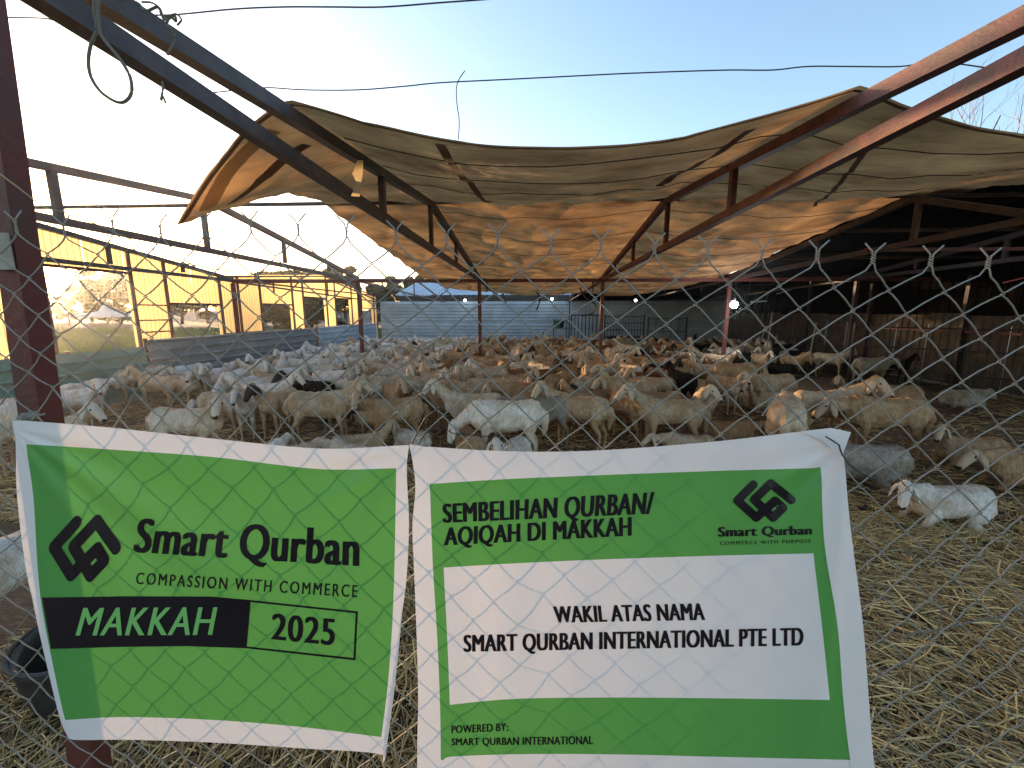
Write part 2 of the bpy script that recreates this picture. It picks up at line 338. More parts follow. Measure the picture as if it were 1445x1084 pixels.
strawfield('straw',8000,reg(-2.6,3.6,.15,3.0),.14,.36,.005,.0095,'long loose straws lying on top near the fence',.075,3)
# ------------------------------------------------------------ roof trusses, posts
D1=11.2; RIDGE=6.1; D2=22.0; ZC=2.5; ZR=3.17
XP=[at_Y(p,440,D1).x for p in (333,508,677,849,1026,1204)]
names=['far left','second from left','middle left','middle right','right','far right']
def truss(x,lab,k,y0=.25,mm='darksteel',bay2=True,dz=0):
    t=thing('roof_truss',lab,'roof truss',(x,0,0),'steel roof trusses')
    m=M[mm]; b=MB(); b.beam((x,y0,ZC+.115),(x,D1,ZC+.02),.068,.074); b.obj('bottom_chord',m,t)
    b=MB(); b.beam((x,y0,2.595+dz),(x,RIDGE,ZR+dz),.068,.074); b.beam((x,RIDGE+.001,ZR+dz-.002),(x,D1,ZC+.07),.075,.085); b.obj('top_chord',m,t)
    for yy in (4.1,6.0,7.9,9.6):
        zt=np.interp(yy,[y0,RIDGE,D1],[2.595+dz,ZR+dz,ZC+.07]); b=MB(); b.beam((x,yy,ZC+.1),(x,yy,zt-.03),.05,.07,up=(0,1,0)); b.obj('strut',m,t)
    if bay2:
        b=MB(); b.beam((x,D1+.06,ZC-.002),(x,D2,ZC-.3),.05,.05); b.beam((x,D1+.06,ZC+.05),(x,D1+5.5,2.95),.05,.05); b.beam((x,D1+5.5,2.948),(x,D2,ZC-.25),.05,.05); b.obj('rear_chord',m,t)
        for yy,zt in ((13,2.64),(16.5,2.93),(19.5,2.5)):
            b=MB(); b.beam((x,yy,ZC-.2),(x,yy,zt),.04,.04,up=(0,1,0)); b.obj('strut',m,t)
    return t
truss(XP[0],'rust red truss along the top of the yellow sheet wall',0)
truss(XP[1],'slender glare-browned truss left of the tarp above the pen fence',1,mm='brownsteel',dz=.1)  # sun glare on this truss is put into its lighter brown
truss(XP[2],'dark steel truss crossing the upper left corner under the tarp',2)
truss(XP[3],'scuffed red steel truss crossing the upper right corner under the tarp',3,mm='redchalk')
truss(XP[4],'shade-darkened truss at the edge of the shaded shed right of the tarp',4,y0=4.5,mm='darksteel')  # shade of the shed is put into the dark steel colour
truss(XP[5],'shade-darkened truss inside the shaded shed near the tan sheet wall',5,y0=4.5,mm='darksteel')  # coloured dark to carry the shed's shade
for i,x in enumerate(XP):
    for (y,h,r) in ((D1,ZC-.045,.05),):
        lab=['red post at the corner between yellow sheets and crossbeam','red post standing among white sheep left of the tarp','red post under the tarp left of the roof middle','red post beside the barred gate under the tarp','red post next to the glowing lamp','red post coloured dark for shade, before the tan stained sheets'][i]
        t=thing('steel_post',lab,'post',(x,y,0),'red posts under the crossbeam'); b=MB(); b.beam((x,y,.012),(x,y,h),.085,.085,up=(0,1,0)); b.obj('shaft',M['red' if i<5 else 'darksteel'],t)  # last post is red steel coloured dark for the shed's shade
        b=MB(); b.box((x-.11,y-.11,0.001),(x+.11,y+.11,.012)); b.obj('base_plate',M['red'],t)
b=MB(); b.beam((XP[0],D1,ZC+.0),(XP[5]+3.5,D1,ZC+.0),.09,.085); tag(b.obj('crossbeam',M['red']),'long dark red beam running across on top of the posts','beam')
b=MB(); b.beam((XP[0],RIDGE+.1,ZR+.055),(8.6,RIDGE+.1,ZR+.055),.045,.045); tag(b.obj('purlin',M['darksteel']),'thin dark ridge purlin resting on all the trusses','beam')
b=MB(); b.beam((4.9,RIDGE+.6,ZC+.1),(9,RIDGE+.6,ZC+.1),.05,.05); tag(b.obj('purlin',M['red']),'dark red rail crossing inside the shaded shed','beam')
for k,yy in enumerate((8.2,)):
    pass
# near left post
t=thing('fence_post','thick dark red square post at the left edge holding the wire fence','post',(at_Y(60,598,.72).x,.72,0))
PY0,PY1=.70,.738
l0,l1=at_Y(27,598,PY0),at_Y(-58,0,PY0); r0,r1=at_Y(92,600,PY1),at_Y(8,0,PY1)
def onl(a,c,z): return a+(c-a)*((z-a.z)/(c.z-a.z))
b=MB(); vs=[]
for z in (.012,1.2,2.75):
    L_,R_=onl(l0,l1,z),onl(r0,r1,z); vs.append([(L_.x,PY0,z),(R_.x,PY0,z),(R_.x,PY1,z),(L_.x,PY1,z)])
for k in range(2):
    for j in range(4): b.quad(vs[k][j],vs[k][(j+1)%4],vs[k+1][(j+1)%4],vs[k+1][j])
b.quad(*vs[0][::-1]); b.quad(*vs[2])
base=Vector(((vs[0][0][0]+vs[0][1][0])/2,.72,0)); b.obj('shaft',M['red'],t)
b=MB(); b.box((base.x-.11,base.y-.08,.03),(base.x+.12,base.y+.1,.045)); b.obj('base_plate',M['red'],t)
q=at_Y(40,588,.688); b=MB(); b.tube([(q.x,q.y+.02,q.z),(q.x,q.y-.008,q.z)],.009,6); b.tube([(q.x,q.y-.008,q.z),(q.x,q.y-.014,q.z)],.005,8); b.obj('bolt',M['wire'],t)
q=at_Y(8,355,.692); b=MB(); b.box((q.x-.035,q.y-.003,q.z-.030),(q.x+.012,q.y,q.z+.03)); b.obj('cardboard_tag',mat('pale_card',(.38,.34,.27),.9,var=.5,vscale=30),t)
# wooden shim on the base
q=at_Y(122,1058,.63)
# ------------------------------------------------------------ yellow sheet wall (x = XP[0])
XW=XP[0]-.12
def Yw(px): return at_X(px,440,XW).y
def zt(y): return interp(y,[0,5.8,11,16.5,22],[2.75,3.32,2.66,3.12,2.5])
W=thing('sheet_wall','tall wall of glowing yellow ribbed sheets with open doorways on the left','shed wall',(XW,6,0))
def panel(y0,y1,z0,z1=None):
    b=MB(); per=.11; k=max(4,int((y1-y0)/per*8)); i0=0
    for i in range(k+1):
        y=y0+(y1-y0)*i/k; h=.030 if (y/per)%1<.26 else 0.; top=(z1 if z1 is not None else zt(y))
        b.v+=[(XW+h-.04,y,z0),(XW+h-.04,y,top)]
    for i in range(k): b.f.append((2*i,2*i+2,2*i+3,2*i+1)); b.mi.append(0)
    b.obj('sheet',M['yellow'],W)
ops=[(Yw(68),Yw(187),2.47,0),(Yw(241),Yw(309),1.88,0),(Yw(371),Yw(411),1.93,0),(Yw(430),Yw(459),2.22,0),(Yw(475),Yw(494),2.25,0),(Yw(512),Yw(525),1.85,1.0)]
cur=2.2
for (a,c,z1,z0) in ops:
    n=max(1,round((a-cur)/.95)); 
    for k in range(n): panel(cur+(a-cur)*k/n+.004,cur+(a-cur)*(k+1)/n-.004,.02)
    n=max(1,round((c-a)/.95))
    for k in range(n):
        panel(a+(c-a)*k/n+.004,a+(c-a)*(k+1)/n-.004,z1)
        if z0>0: panel(a+(c-a)*k/n+.004,a+(c-a)*(k+1)/n-.004,.02,z0)
    cur=c
n=2
for k in range(n): panel(cur+(D2-cur)*k/n+.004,cur+(D2-cur)*(k+1)/n-.004,.02)
def wpart(name,p,q,wd=.06,m='red',parent=W):
    b=MB(); b.beam(p,q,wd,wd,up=(1,0,0) if abs(Vector(p).z-Vector(q).z)>.5 and abs(Vector(p).y-Vector(q).y)<.5 else (0,0,1)); return b.obj(name,M[m],parent)
XI=XW+.035
for y in [Yw(187)+.04,Yw(237),Yw(312),Yw(341)-.1,Yw(368),Yw(413),Yw(428),Yw(461),Yw(473),Yw(496),Yw(510),Yw(527),Yw(30),Yw(66)]:
    wpart('wall_post',(XI,y,.0),(XI,y,min(zt(y)-.05,3.2)),.05,'brownsteel')
wpart('top_rail',(XI,2.2,2.83),(XI,5.8,3.27),.05); wpart('top_rail',(XI,5.8,3.265),(XI,11,2.62),.05)
wpart('top_rail',(XI,11,2.615),(XI,16.5,3.07),.05); wpart('top_rail',(XI,16.5,3.065),(XI,22,2.46),.05)
wpart('wall_rail',(XI+.062,2.2,2.56),(XI+.062,D2,2.52),.05)
for (a,c,z1,z0) in ops: wpart('lintel',(XI+.002,a,z1),(XI+.002,c,z1),.05)
for z in (1.84,1.52,1.27): wpart('ladder_rail',(XI+.003,Yw(189),z),(XI+.003,Yw(235),z),.03)
wpart('low_rail',(XI+.003,Yw(313),1.12),(XI+.003,Yw(369),1.12),.03)
# ------------------------------------------------------------ low pen fence of reclaimed sheets
XF=XW+.5
def low(pxa,pxb,zt0,nsheet,m,name,lab):
    y0=at_X(pxa,480,XF).y; y1=at_X(pxb,480,XF).y
    t=thing(name,lab,'pen fence',(XF,y0,0),'low sheet fences along the yellow wall')
    for k in range(nsheet):
        z0=.02+(zt0-.02)*k/nsheet; z1=.02+(zt0-.02)*(k+1)/nsheet+.015
        b=MB(); b.sheet((XF+.01*(k%2),y0,z0),(0,0,z1-z0),(0,y1-y0,0),(1,0,0),.19,.05,'box',1); b.obj('sheet',M[m],t)
    for yy in np.arange(y0+.05,y1,1.9): bb=MB(); bb.beam((XF-.05,yy,0),(XF-.05,yy,zt0+.04),.05,.05,up=(1,0,0)); bb.obj('stake',M['red'],t)
    return t
low(-160,203,1.0,2,'greensheet','sheet_fence','weathered green low sheet fence at far left below the grass')
low(205,446,1.13,2,'greysheet','sheet_fence','dark grey ribbed low sheet fence behind the white sheep')
low(449,532,1.14,2,'galv','sheet_fence','pale low sheet fence at the far left corner of the pen')
# ------------------------------------------------------------ back wall of horizontal ribbed sheets
YB=D2+.1
t=thing('sheet_wall','long pale blue wall of horizontal ribbed sheets at the back of the pen','wall',(0,YB,0))
x0=at_Y(537,440,YB).x; x1=at_Y(803,440,YB).x; x2=at_Y(1300,440,YB).x
def brow(xa,xb,z0,z1,m,tt):
    b=MB(); b.sheet((xa,YB,z0),(0,0,z1-z0),(xb-xa,0,0),(0,-1,0),.165,.07,'box',1); b.obj('sheet',M[m],tt)
nx=5
for k in range(nx):
    for j in range(2): brow(x0+(x1-x0)*k/nx+.004,x0+(x1-x0)*(k+1)/nx,.02+1.1*j,.02+1.1*(j+1)+.015,'galv',t)
t=thing('sheet_wall','shaded wall of horizontal ribbed sheets behind the barred gates','wall',(x1+1,YB,0))
xg=at_Y(850,440,YB).x
for k in range(2):
    b=MB(); b.sheet((x1+.05+(xg-x1-.1)*k/2,YB,.02),((xg-x1-.1)/2-.01,0,0),(0,0,2.2),(0,-1,0),.2,.03,'box',1); b.obj('sheet',M['galv'],t)
nx=8
for k in range(nx):
    for j in range(2): brow(xg+(x2-xg)*k/nx+.004,xg+(x2-xg)*(k+1)/nx,.02+1.1*j,.02+1.1*(j+1)+.015,'galv',t)
# long shed behind
t=thing('long_shed','long shed with pale blue sheet roof and black eaves behind the back wall','shed',(0,24,0))
xa=at_Y(560,440,YB+.3).x
b=MB(); b.box((xa,YB+.15,2.26),(x2+1,YB+.5,2.52)); b.obj('black_eaves',M['black'],t)
b=MB(); b.box((xa+.1,YB+.6,0),(x2,YB+.7,2.3)); b.obj('wall',M['darksheet'],t)
for k in range(12):
    w0=xa+(x2-xa)*k/12; w1=xa+(x2-xa)*(k+1)/12-.01
    b=MB(); b.sheet((w0,YB+.1,2.56),(w1-w0,0,0),(0,4.4,1.0),(0,0,1),.25,.03,'box',1); b.obj('roof_sheet',M['roofblue'],t)
    b=MB(); b.sheet((w0,YB+4.5,3.56),(w1-w0,0,0),(0,4.4,-1.0),(0,0,1),.25,.03,'box',1); b.obj('roof_sheet',M['roofblue'],t)
t=thing('small_shed','small pale shed poking up behind the long shed roof','shed',(-7,30,0))
pa=at_Y(562,400,31); pb=at_Y(650,400,31); b=MB(); b.box((pa.x,31,0),(pb.x,35,3.3)); b.obj('wall',M['galv'],t)
b=MB(); b.beam(((pa.x+pb.x)/2,30.8,3.34),((pa.x+pb.x)/2,35.2,3.5),pb.x-pa.x+.3,.05); b.obj('roof',M['roofblue'],t)
# ------------------------------------------------------------ shaded shed on the right
t=thing('shed_roof','dark ribbed roof of the shaded shed on the right','roof',(8,12,3))
XR0=XP[4]-.05; XR1=13.6
secs=[(RIDGE-.1,ZR+.12,D1,ZC+.12),(D1+.02,ZC+.12,D1+5.5,3.03),(D1+5.52,3.03,YB+.1,2.3)]
for (ya,za,yb,zb) in secs:
    nn=9
    for k in range(nn):
        w0=XR0+(XR1-XR0)*k/nn; w1=XR0+(XR1-XR0)*(k+1)/nn+.02
        if ya>20 : continue
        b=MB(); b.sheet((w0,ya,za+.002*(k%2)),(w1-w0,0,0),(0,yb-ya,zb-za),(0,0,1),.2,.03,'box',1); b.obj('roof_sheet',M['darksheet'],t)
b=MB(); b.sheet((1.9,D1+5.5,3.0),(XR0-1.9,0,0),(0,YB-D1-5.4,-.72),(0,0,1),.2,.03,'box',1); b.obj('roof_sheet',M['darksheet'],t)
for yy,zz in ((7.4,3.0),(9.2,2.79),(12.6,2.72),(14.4,2.9),(18.2,2.8)):
    b=MB(); b.beam((XR0,yy,zz),(XR1,yy,zz),.05,.05); b.obj('purlin',M['darksteel'],t)
t=thing('sheet_wall','stained tan wall of upright ribbed sheets in the shaded shed','wall',(9.7,12,0))
XRW=at_Z(1400,556,0).x+.2
ys=np.linspace(4.6,YB-.1,20)
for k in range(19):
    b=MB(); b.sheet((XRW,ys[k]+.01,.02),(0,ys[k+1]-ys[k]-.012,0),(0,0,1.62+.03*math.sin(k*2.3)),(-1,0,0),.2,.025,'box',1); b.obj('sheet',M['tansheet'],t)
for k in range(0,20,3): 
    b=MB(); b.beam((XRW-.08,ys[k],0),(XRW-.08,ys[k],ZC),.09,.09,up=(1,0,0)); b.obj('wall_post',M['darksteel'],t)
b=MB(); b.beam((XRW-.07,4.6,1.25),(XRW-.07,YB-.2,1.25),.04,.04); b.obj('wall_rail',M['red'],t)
b=MB(); b.sheet((XRW+.25,4.6,1.4),(0,YB-4.6,0),(0,0,1.9),(-1,0,0),.3,.03,'box',1); b.obj('shade_sheet',M['darksheet'],t)  # dark sheet put where only shade shows above the wall
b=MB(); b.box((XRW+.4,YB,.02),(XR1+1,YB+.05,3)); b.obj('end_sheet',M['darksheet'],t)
# ------------------------------------------------------------ pen railings and gate
def railing(name,lab,pts,zt_,nb,m='darksteel',rail=(1.0,.6,.12),rr=.018,cat='pen railing',mesh=False):
    p,q=Vector(pts[0]),Vector(pts[1]); t=thing(name,lab,cat,((p.x+q.x)/2,(p.y+q.y)/2,0))
    for e in (p,q): b=MB(); b.beam(e,e+Vector((0,0,zt_+.08)),.06,.06,up=(0,1,0)); b.obj('post',M['red' if m=='red' else m],t)
    for r in (zt_,)+tuple(rail): b=MB(); b.tube([p+Vector((0,-.035,r)),q+Vector((0,-.035,r))],rr,6); b.obj('rail',M[m],t)
    for k in range(nb):
        c=p.lerp(q,(k+1)/(nb+1)); b=MB(); b.tube([c+Vector((0,0,.1)),c+Vector((0,0,zt_))],rr*.7,5); b.obj('bar',M[m],t)
    return t
def g0(px,Y): v=at_Y(px,470,Y); return (v.x,Y,0)
railing('barred_gate','tall gate of upright rusty bars beside the pale blue wall',[g0(806,19.8),g0(846,19.8)],1.55,7,'darksteel',(.2,),.03,'gate')
railing('pen_railing','dark railing panel with two small black sheep behind it',[g0(853,19.0),g0(908,19.0)],1.5,12,'darksteel',(1.2,.9,.6,.3),.018)
railing('pen_railing','dark railing panel left of the glowing lamp',[g0(914,17.5),g0(968,17.5)],1.42,4,'darksteel',(.9,.3),.018)
railing('pen_railing','dark railing panel right of the glowing lamp',[g0(1032,16.5),g0(1092,15.0)],1.42,6,'darksteel',(1.1,.8,.3),.018)
railing('pen_railing','long low railing in front of the tan stained wall',[(g0(1206,10.6)),(XRW-.35,8.2,0)],1.35,8,'darksteel',(.9,.4),.018)
for (pa_,pb_,Y,lab) in (((1090,440),(1077,528),13,'leaning grey pole in the dark pen right of the lamp'),((1152,455),(1139,520),12,'leaning grey pole in the dark pen left of the tan wall'),((1082,460),(1064,506),14,'thin pale leaning pole beside the lamp')):
    b=MB(); b.tube([at_Y(*pa_,Y),at_Y(*pb_,Y)],.02,6); tag(b.obj('pole',M['wire']),lab,'pole')
# green feed bin on a stand
q=at_Y(789,463,19.9)
t=thing('feed_bin','dark green bin on a wire stand beside the barred gate','bin',(q.x,19.9,0))
b=MB(); b.tube([(q.x,19.9,.95),(q.x,19.9,1.28),(q.x,19.9,1.30)],[.19,.24,.25],4); b.obj('bin_body',M['greenp'],t)
b=MB()
for sx in (-.25,.35): 
    for sy in (-.2,.2): b.tube([(q.x+sx,19.9+sy,0),(q.x+sx,19.9+sy,1.35)],.012,5)
b.beam((q.x-.3,19.7,.93),(q.x+.7,19.7,.93),.02,.02); b.beam((q.x-.3,19.7,1.33),(q.x+.7,19.7,1.33),.02,.02); b.obj('stand',M['darksteel'],t)
# ------------------------------------------------------------ lamps
def lamp(px,py,Y,r,m,lab,power):
    p=at_Y(px,py,Y); t=thing('lamp',lab,'lamp',(p.x,p.y,p.z),'small lit lamps under the eaves')
    b=MB(); b.sphere(p,r,12); b.obj('bulb',M[m],t,smooth=True)
    b=MB(); b.tube([p+Vector((0,0,r*.8)),p+Vector((0,0,r*.8+.08))],.03,8); b.obj('socket',M['black'],t)
    b=MB(); b.tube([p+Vector((0,0,r*.8+.08)),(p.x+.01,p.y,2.42)],.006,5); b.obj('cord',M['black'],t)
    if power:
        l=bpy.data.lights.new('lamp_glow','POINT'); l.energy=power; l.color=(.9,.96,1); l.shadow_soft_size=r; lo=bpy.data.objects.new('lamp_glow',l); C.objects.link(lo); lo.parent=t; lo.location=(0,-.25,-.1)
lamp(1036,430,10.4,.085,'bulb','bright round white lamp glowing in the shade beside a red post',9)
lamp(656,424,21.6,.065,'bulb2','small lit lamp hung above the pale blue wall, left one',0)
lamp(779,422,21.6,.065,'bulb2','small lit lamp hung above the pale blue wall near the gate',0)
lamp(897,424,16,.05,'bulb2','small lit lamp above the railing panel at the tarp end',0)
def strip(pa_,pb_,Y,wd,m,name,lab,cat='strip'):
    b=MB(); b.beam(at_Y(*pa_,Y),at_Y(*pb_,Y),wd,wd*.5); tag(b.obj(name,M[m]),lab,cat)
strip((1416,399),(1470,386),8,.035,'pinkstrip','bright_rail','short red rail coloured bright pink as if lit, at the right edge','rail')  # light on a red beam is put into the pink colour
strip((1060,426),(1081,425),16,.12,'whitestrip','white_strip','short white tube right of the glowing lamp','tube lamp')
strip((1096,415),(1116,409),16,.05,'whitestrip','white_strip','thin slanted white strip standing for a light gap in the dark shed','tube lamp')  # white strip added in place of a light gap in the roof
# ------------------------------------------------------------ beyond: wall, tent, trees
def seg_wall(p,q,h,n,m,name,lab):
    p=Vector(p);q=Vector(q); t=thing(name,lab,'wall',((p.x+q.x)/2,(p.y+q.y)/2,0))
    for k in range(n):
        a=p.lerp(q,k/n); c=p.lerp(q,(k+1)/n-.004); b=MB(); b.beam((a.x,a.y,h/2-.03),(c.x,c.y,h/2-.03),.2,h); b.obj('wall_panel',M[m],t)
        b=MB(); b.beam((c.x,c.y-.1,-.06),(c.x,c.y-.1,h+.1),.3,.3,up=(0,1,0)); b.obj('pier',M[m],t)
seg_wall((-112,98,0),(-5,58,0),1.95,24,'concrete','boundary_wall','distant grey blue boundary wall across the field')
p=at_Z(152,452,0.0); p=Vector((p.x*.62,p.y*.62,0)); 
t=thing('canopy_tent','small white peaked canopy tent in front of the distant wall','tent',p)
b=MB(); hw=4.4*.62*1.0; z0=1.25; i0=0
cs=[(p.x-hw,p.y-2),(p.x+hw,p.y-2),(p.x+hw,p.y+2.5),(p.x-hw,p.y+2.5)]
mid=[(p.x-hw*.22,p.y-.5),(p.x+hw*.22,p.y-.5),(p.x+hw*.22,p.y+.5),(p.x-hw*.22,p.y+.5)]
pk=(p.x,p.y,z0+1.55)
for k in range(4):
    a,c=cs[k],cs[(k+1)%4]; m0,m1=mid[k],mid[(k+1)%4]
    b.quad((*a,z0),(*c,z0),(*m1,z0+.5),(*m0,z0+.5)); i0=len(b.v); b.v+=[(*m0,z0+.5),(*m1,z0+.5),pk]; b.f.append((i0,i0+1,i0+2)); b.mi.append(0)
    b.quad((*a,z0-.2),(*c,z0-.2),(*c,z0),(*a,z0))
b.obj('canopy',M['tent'],t)
for c in cs: b=MB(); b.tube([(c[0],c[1],-.06),(c[0],c[1],z0)],.05,5); b.obj('leg',M['wire'],t)
def crown_mesh(name,seed,w_,h_,n,m,leaf=.2):
    rs=random.Random(seed); b=MB(); blobs=[]
    for i in range(16):
        a=rs.uniform(0,2*PI); r=rs.uniform(0,.62)*w_; z=rs.uniform(.12,.9)*h_; s=rs.uniform(.16,.34)*w_*(1.15-.5*z/h_); blobs.append((r*math.cos(a),r*math.sin(a),z,s))
    for i in range(n):
        bx,by,bz,s=rs.choice(blobs); v=Vector((rs.gauss(0,1),rs.gauss(0,1),rs.gauss(0,1))).normalized()*s*rs.uniform(.45,1.08)
        c=Vector((bx+v.x,by+v.y,bz+v.z*.8)); u=Vector((rs.gauss(0,1),rs.gauss(0,1),rs.gauss(0,1))).normalized(); q=u.orthogonal().normalized(); l=leaf*rs.uniform(.5,1.3)
        b.quad(c-u*l,c-q*l*.45,c+u*l,c+q*l*.45)
    return b.mesh(name,m)
def trunk_mesh(name,seed,h_,w_):
    rs=random.Random(seed); b=MB(); pts=[(rs.uniform(-.1,.1)*k,rs.uniform(-.1,.1)*k,h_*.8*k/4) for k in range(5)]; b.tube(pts,[.22,.17,.13,.09,.03],6)
    for k in range(7):
        a=rs.uniform(0,2*PI); z=h_*rs.uniform(.15,.6); b.tube([(0,0,z),(math.cos(a)*w_*.3,math.sin(a)*w_*.3,z+h_*.12),(math.cos(a)*w_*.6,math.sin(a)*w_*.6,z+h_*.3)],[.09,.06,.02],5)
    return b.mesh(name,M['bark'])
crowns=[crown_mesh('crown',s,3.2,6.4,7500,M['leaf' if s%2 else 'leaf2'],.20) for s in (1,2,3,4)]
trunks=[trunk_mesh('trunk',s,6,3) for s in (1,2,3)]
def tree(x,y,s,k,lab,g,sx=1.0):
    t=thing('tree',lab,'tree',(x,y,-.06),g,random.uniform(0,6)); t['_w']=0
    c=link('crown',crowns[k%4],t); c.scale=(s*sx,s*sx,s); c.location=(0,0,.25*s)
    c=link('trunk',trunks[k%3],t); c.scale=(s,s,s)
k=0
pos=[('tree with golden backlit crown left of the setting sun',45,66,.95),('low tree partly behind the big red post, left of the sun',10,62,.95),('tallest backlit tree right of the setting sun',168,60,1.35),('olive tree behind the white canopy tent',128,72,1.1),('squat olive tree between the sun and the tent',96,70,.72),('hazy round tree left of the tent roof',72,66,.62),('bushy tree behind the tent roof, right side',150,68,1.0),('dark tree seen through the second doorway, left side',255,58,1.05),('dark tree seen through the second doorway, right side',292,60,1.1),('dark tree seen through the third doorway',385,56,1.0),('dark tree seen through the fourth doorway',445,55,1.15),('dark tree seen through the fifth doorway',487,52,1.15)]
for lab,px,Y,s in pos:
    v=at_Y(px,440,Y); tree(v.x,Y,s,k,lab,'trees beyond the boundary wall',1.25); k+=1
for x_,y_,s in ((-17.5,32.5,.80),(-20,35,.84),(-22.5,38,.86),(-25.5,40.5,.88),(-28.5,43,.9),(-15,30.5,.72),(-31,46,.8),(-34,49,.85),(-37,52,.9)):  # tree row added to keep the low sun off the tan wall
    tree(x_,y_,s,k,f'added sun blocking tree {["second from","third from","fourth from","fifth from","sixth from","nearest","seventh from","eighth from","farthest from"][(-17.5,-20,-22.5,-25.5,-28.5,-15,-31,-34,-37).index(x_)]} the back wall corner, beyond the yellow wall','trees beyond the boundary wall',1.35); k+=1
for px,Y,s in ((215,62,1.1),(335,60,1.05),(350,52,.95),(415,54,1.05)):
    v=at_Y(px,440,Y); tree(v.x,Y,s,k,f'dark olive tree {({215:"between first and second doorways",335:"between second and third doorways, farther one",350:"between second and third doorways, nearer one",415:"between third and fourth doorways"})[px]}','trees beyond the boundary wall',1.25); k+=1
for lab,px,Y,s in (('leafy tree showing above the corner of the back wall',530,42,.84),('leafy tree behind the long shed roof at its left end',556,40,.80),('pale leafy tree above the long shed roof',590,42,.83),('leafy tree above the long shed roof beside the tarp edge',628,40,.80),('leafy tree above the long shed mostly under the tarp edge',668,42,.80)):
    v=at_Y(px,440,Y); tree(v.x,Y,s,k,lab,'trees behind the long shed',1.1); k+=1
# bare tree upper right
def bare(seed,x,y,h):
    rs=random.Random(seed); t=thing('bare_tree','leafless pale pink tree rising behind the tarp at upper right','tree',(x,y,-.06)); b=MB(); tw=MB()
    def grow(p,d,L,r,lev):
        n=4; pts=[Vector(p)]; rr=[r]
        for k in range(n):
            d=(d+Vector((rs.gauss(0,.13),rs.gauss(0,.13),rs.gauss(0,.07)+.03))).normalized(); pts.append(pts[-1]+d*L/n); rr.append(r*(1-.45*(k+1)/n))
        (b if lev<2 else tw).tube(pts,rr,5 if lev<2 else 3,cap=False)
        if lev<5:
            for k in range(3 if lev<3 else 2+(rs.random()<.5)):
                i=rs.randint(2,n); a=rs.uniform(0,2*PI); sp=rs.uniform(.35,.75); o_=d.orthogonal().normalized(); o_.rotate(Matrix.Rotation(a,3,d)); grow(pts[i],(d+o_*sp).normalized(),L*rs.uniform(.55,.8),rr[i]*.62,lev+1)
    grow((x,y,-.06),Vector((.02,0,1)),h*.36,.17,0)
    b.obj('trunk',M['pinkbark'],t); tw.obj('twigs',M['pinkbark'],t)
v=at_Y(1425,200,13.5); bare(5,v.x+.2,13.5,v.z+6.5)
HZ=True
if HZ:
    m=bpy.data.materials.new('air_haze'); m.use_nodes=True; n=m.node_tree; n.nodes.remove(n.nodes['Principled BSDF'])
    pv=n.nodes.new('ShaderNodeVolumePrincipled'); pv.inputs['Color'].default_value=(.95,.93,.9,1); pv.inputs['Density'].default_value=.0009; pv.inputs['Anisotropy'].default_value=.82
    n.links.new(pv.outputs[0],n.nodes['Material Output'].inputs['Volume'])
    b=MB(); b.box((-125,-20,-1.1),(45,105,12)); o=b.obj('haze',m); o['kind']='stuff'; o['label']='thin golden evening haze over the yard'

# droppings trodden into the straw
b=MB(); rd_=random.Random(4)
for px,py in ((1326,783),(1362,795),(1440,798),(1262,745),(1405,975),(1300,880),(1330,700),(1215,720),(572,1000),(30,700),(1390,770),(1240,795)):
    c0=at_Z(px,py,.03)
    for k in range(9):
        c=(c0.x+rd_.gauss(0,.025),c0.y+rd_.gauss(0,.03),gz(c0.x,c0.y)+.035+rd_.uniform(0,.02)); b.sphere(c,(rd_.uniform(.009,.018),rd_.uniform(.009,.018),.010),6)
o=b.obj('droppings',mat('dark_droppings',(.022,.015,.010),.8,bump=.3,bscale=60),smooth=True); o['kind']='stuff'; o['label']='small dark dung lumps trodden into the straw'
# ============================================================ TARP
def topz(Y): return interp(Y,[0,RIDGE,D1,16.5,19],[2.6,ZR,ZC+.07,2.36,2.25])+.045
XT0,XT1=XP[2],XP[3]
def yfront(x): return interp(x,[-3.05,-2.3,XT0,-.4,.8,XT1,2.6,3.6,9.5],[3.55,3.15,2.6,2.85,2.9,2.62,2.85,3.0,3.4])
def tarpz(x,Y):
    z=topz(Y)+.03
    if XT0<x<XT1: u=(x-XT0)/(XT1-XT0); sg=4*u*(1-u); z-=sg*interp(Y,[2,3.5,6,9,11,17],[.20,.23,.10,.12,.06,.10])
    elif x>=XT1: u=min(1,(x-XT1)/3.2); sg=4*u*(1-u) if x<XT1+3.2 else 0; z-=sg*interp(Y,[2,4,6,9,11,17],[.20,.20,.10,.14,.06,.08]); z+= (.06*(x-XT1-3.2) if x>XT1+3.2 else 0)
    else:
        e=(XT0-x)/1.6; z-=e**1.3*interp(Y,[2.4,3.5,4.3,5.1,6,20],[.06,.60,.32,.03,.0,.05])
    nn=noise.noise; v=Vector((x,Y,0))
    fr=max(.25,min(1,(Y-2.4)/2)); a=(.03*nn(v*.9)+.022*nn(Vector((x*1.5,Y*1.9,4)))+.008*nn(Vector((x*4,Y*5,9))))*fr
    r=1-abs(nn(Vector((x*1.3+Y*.7,Y*.9-x*.3,7)))*2); z+=a-.045*max(0,r)**3*.8*fr
    z+=.014*(1-abs(nn(Vector((x*1.6-Y*.7,Y*3.0,2)))*2.2))*fr
    return z
T=thing('tarp','huge brown canvas tarp stretched and sagging over the roof trusses','tarp',(0,6,3))
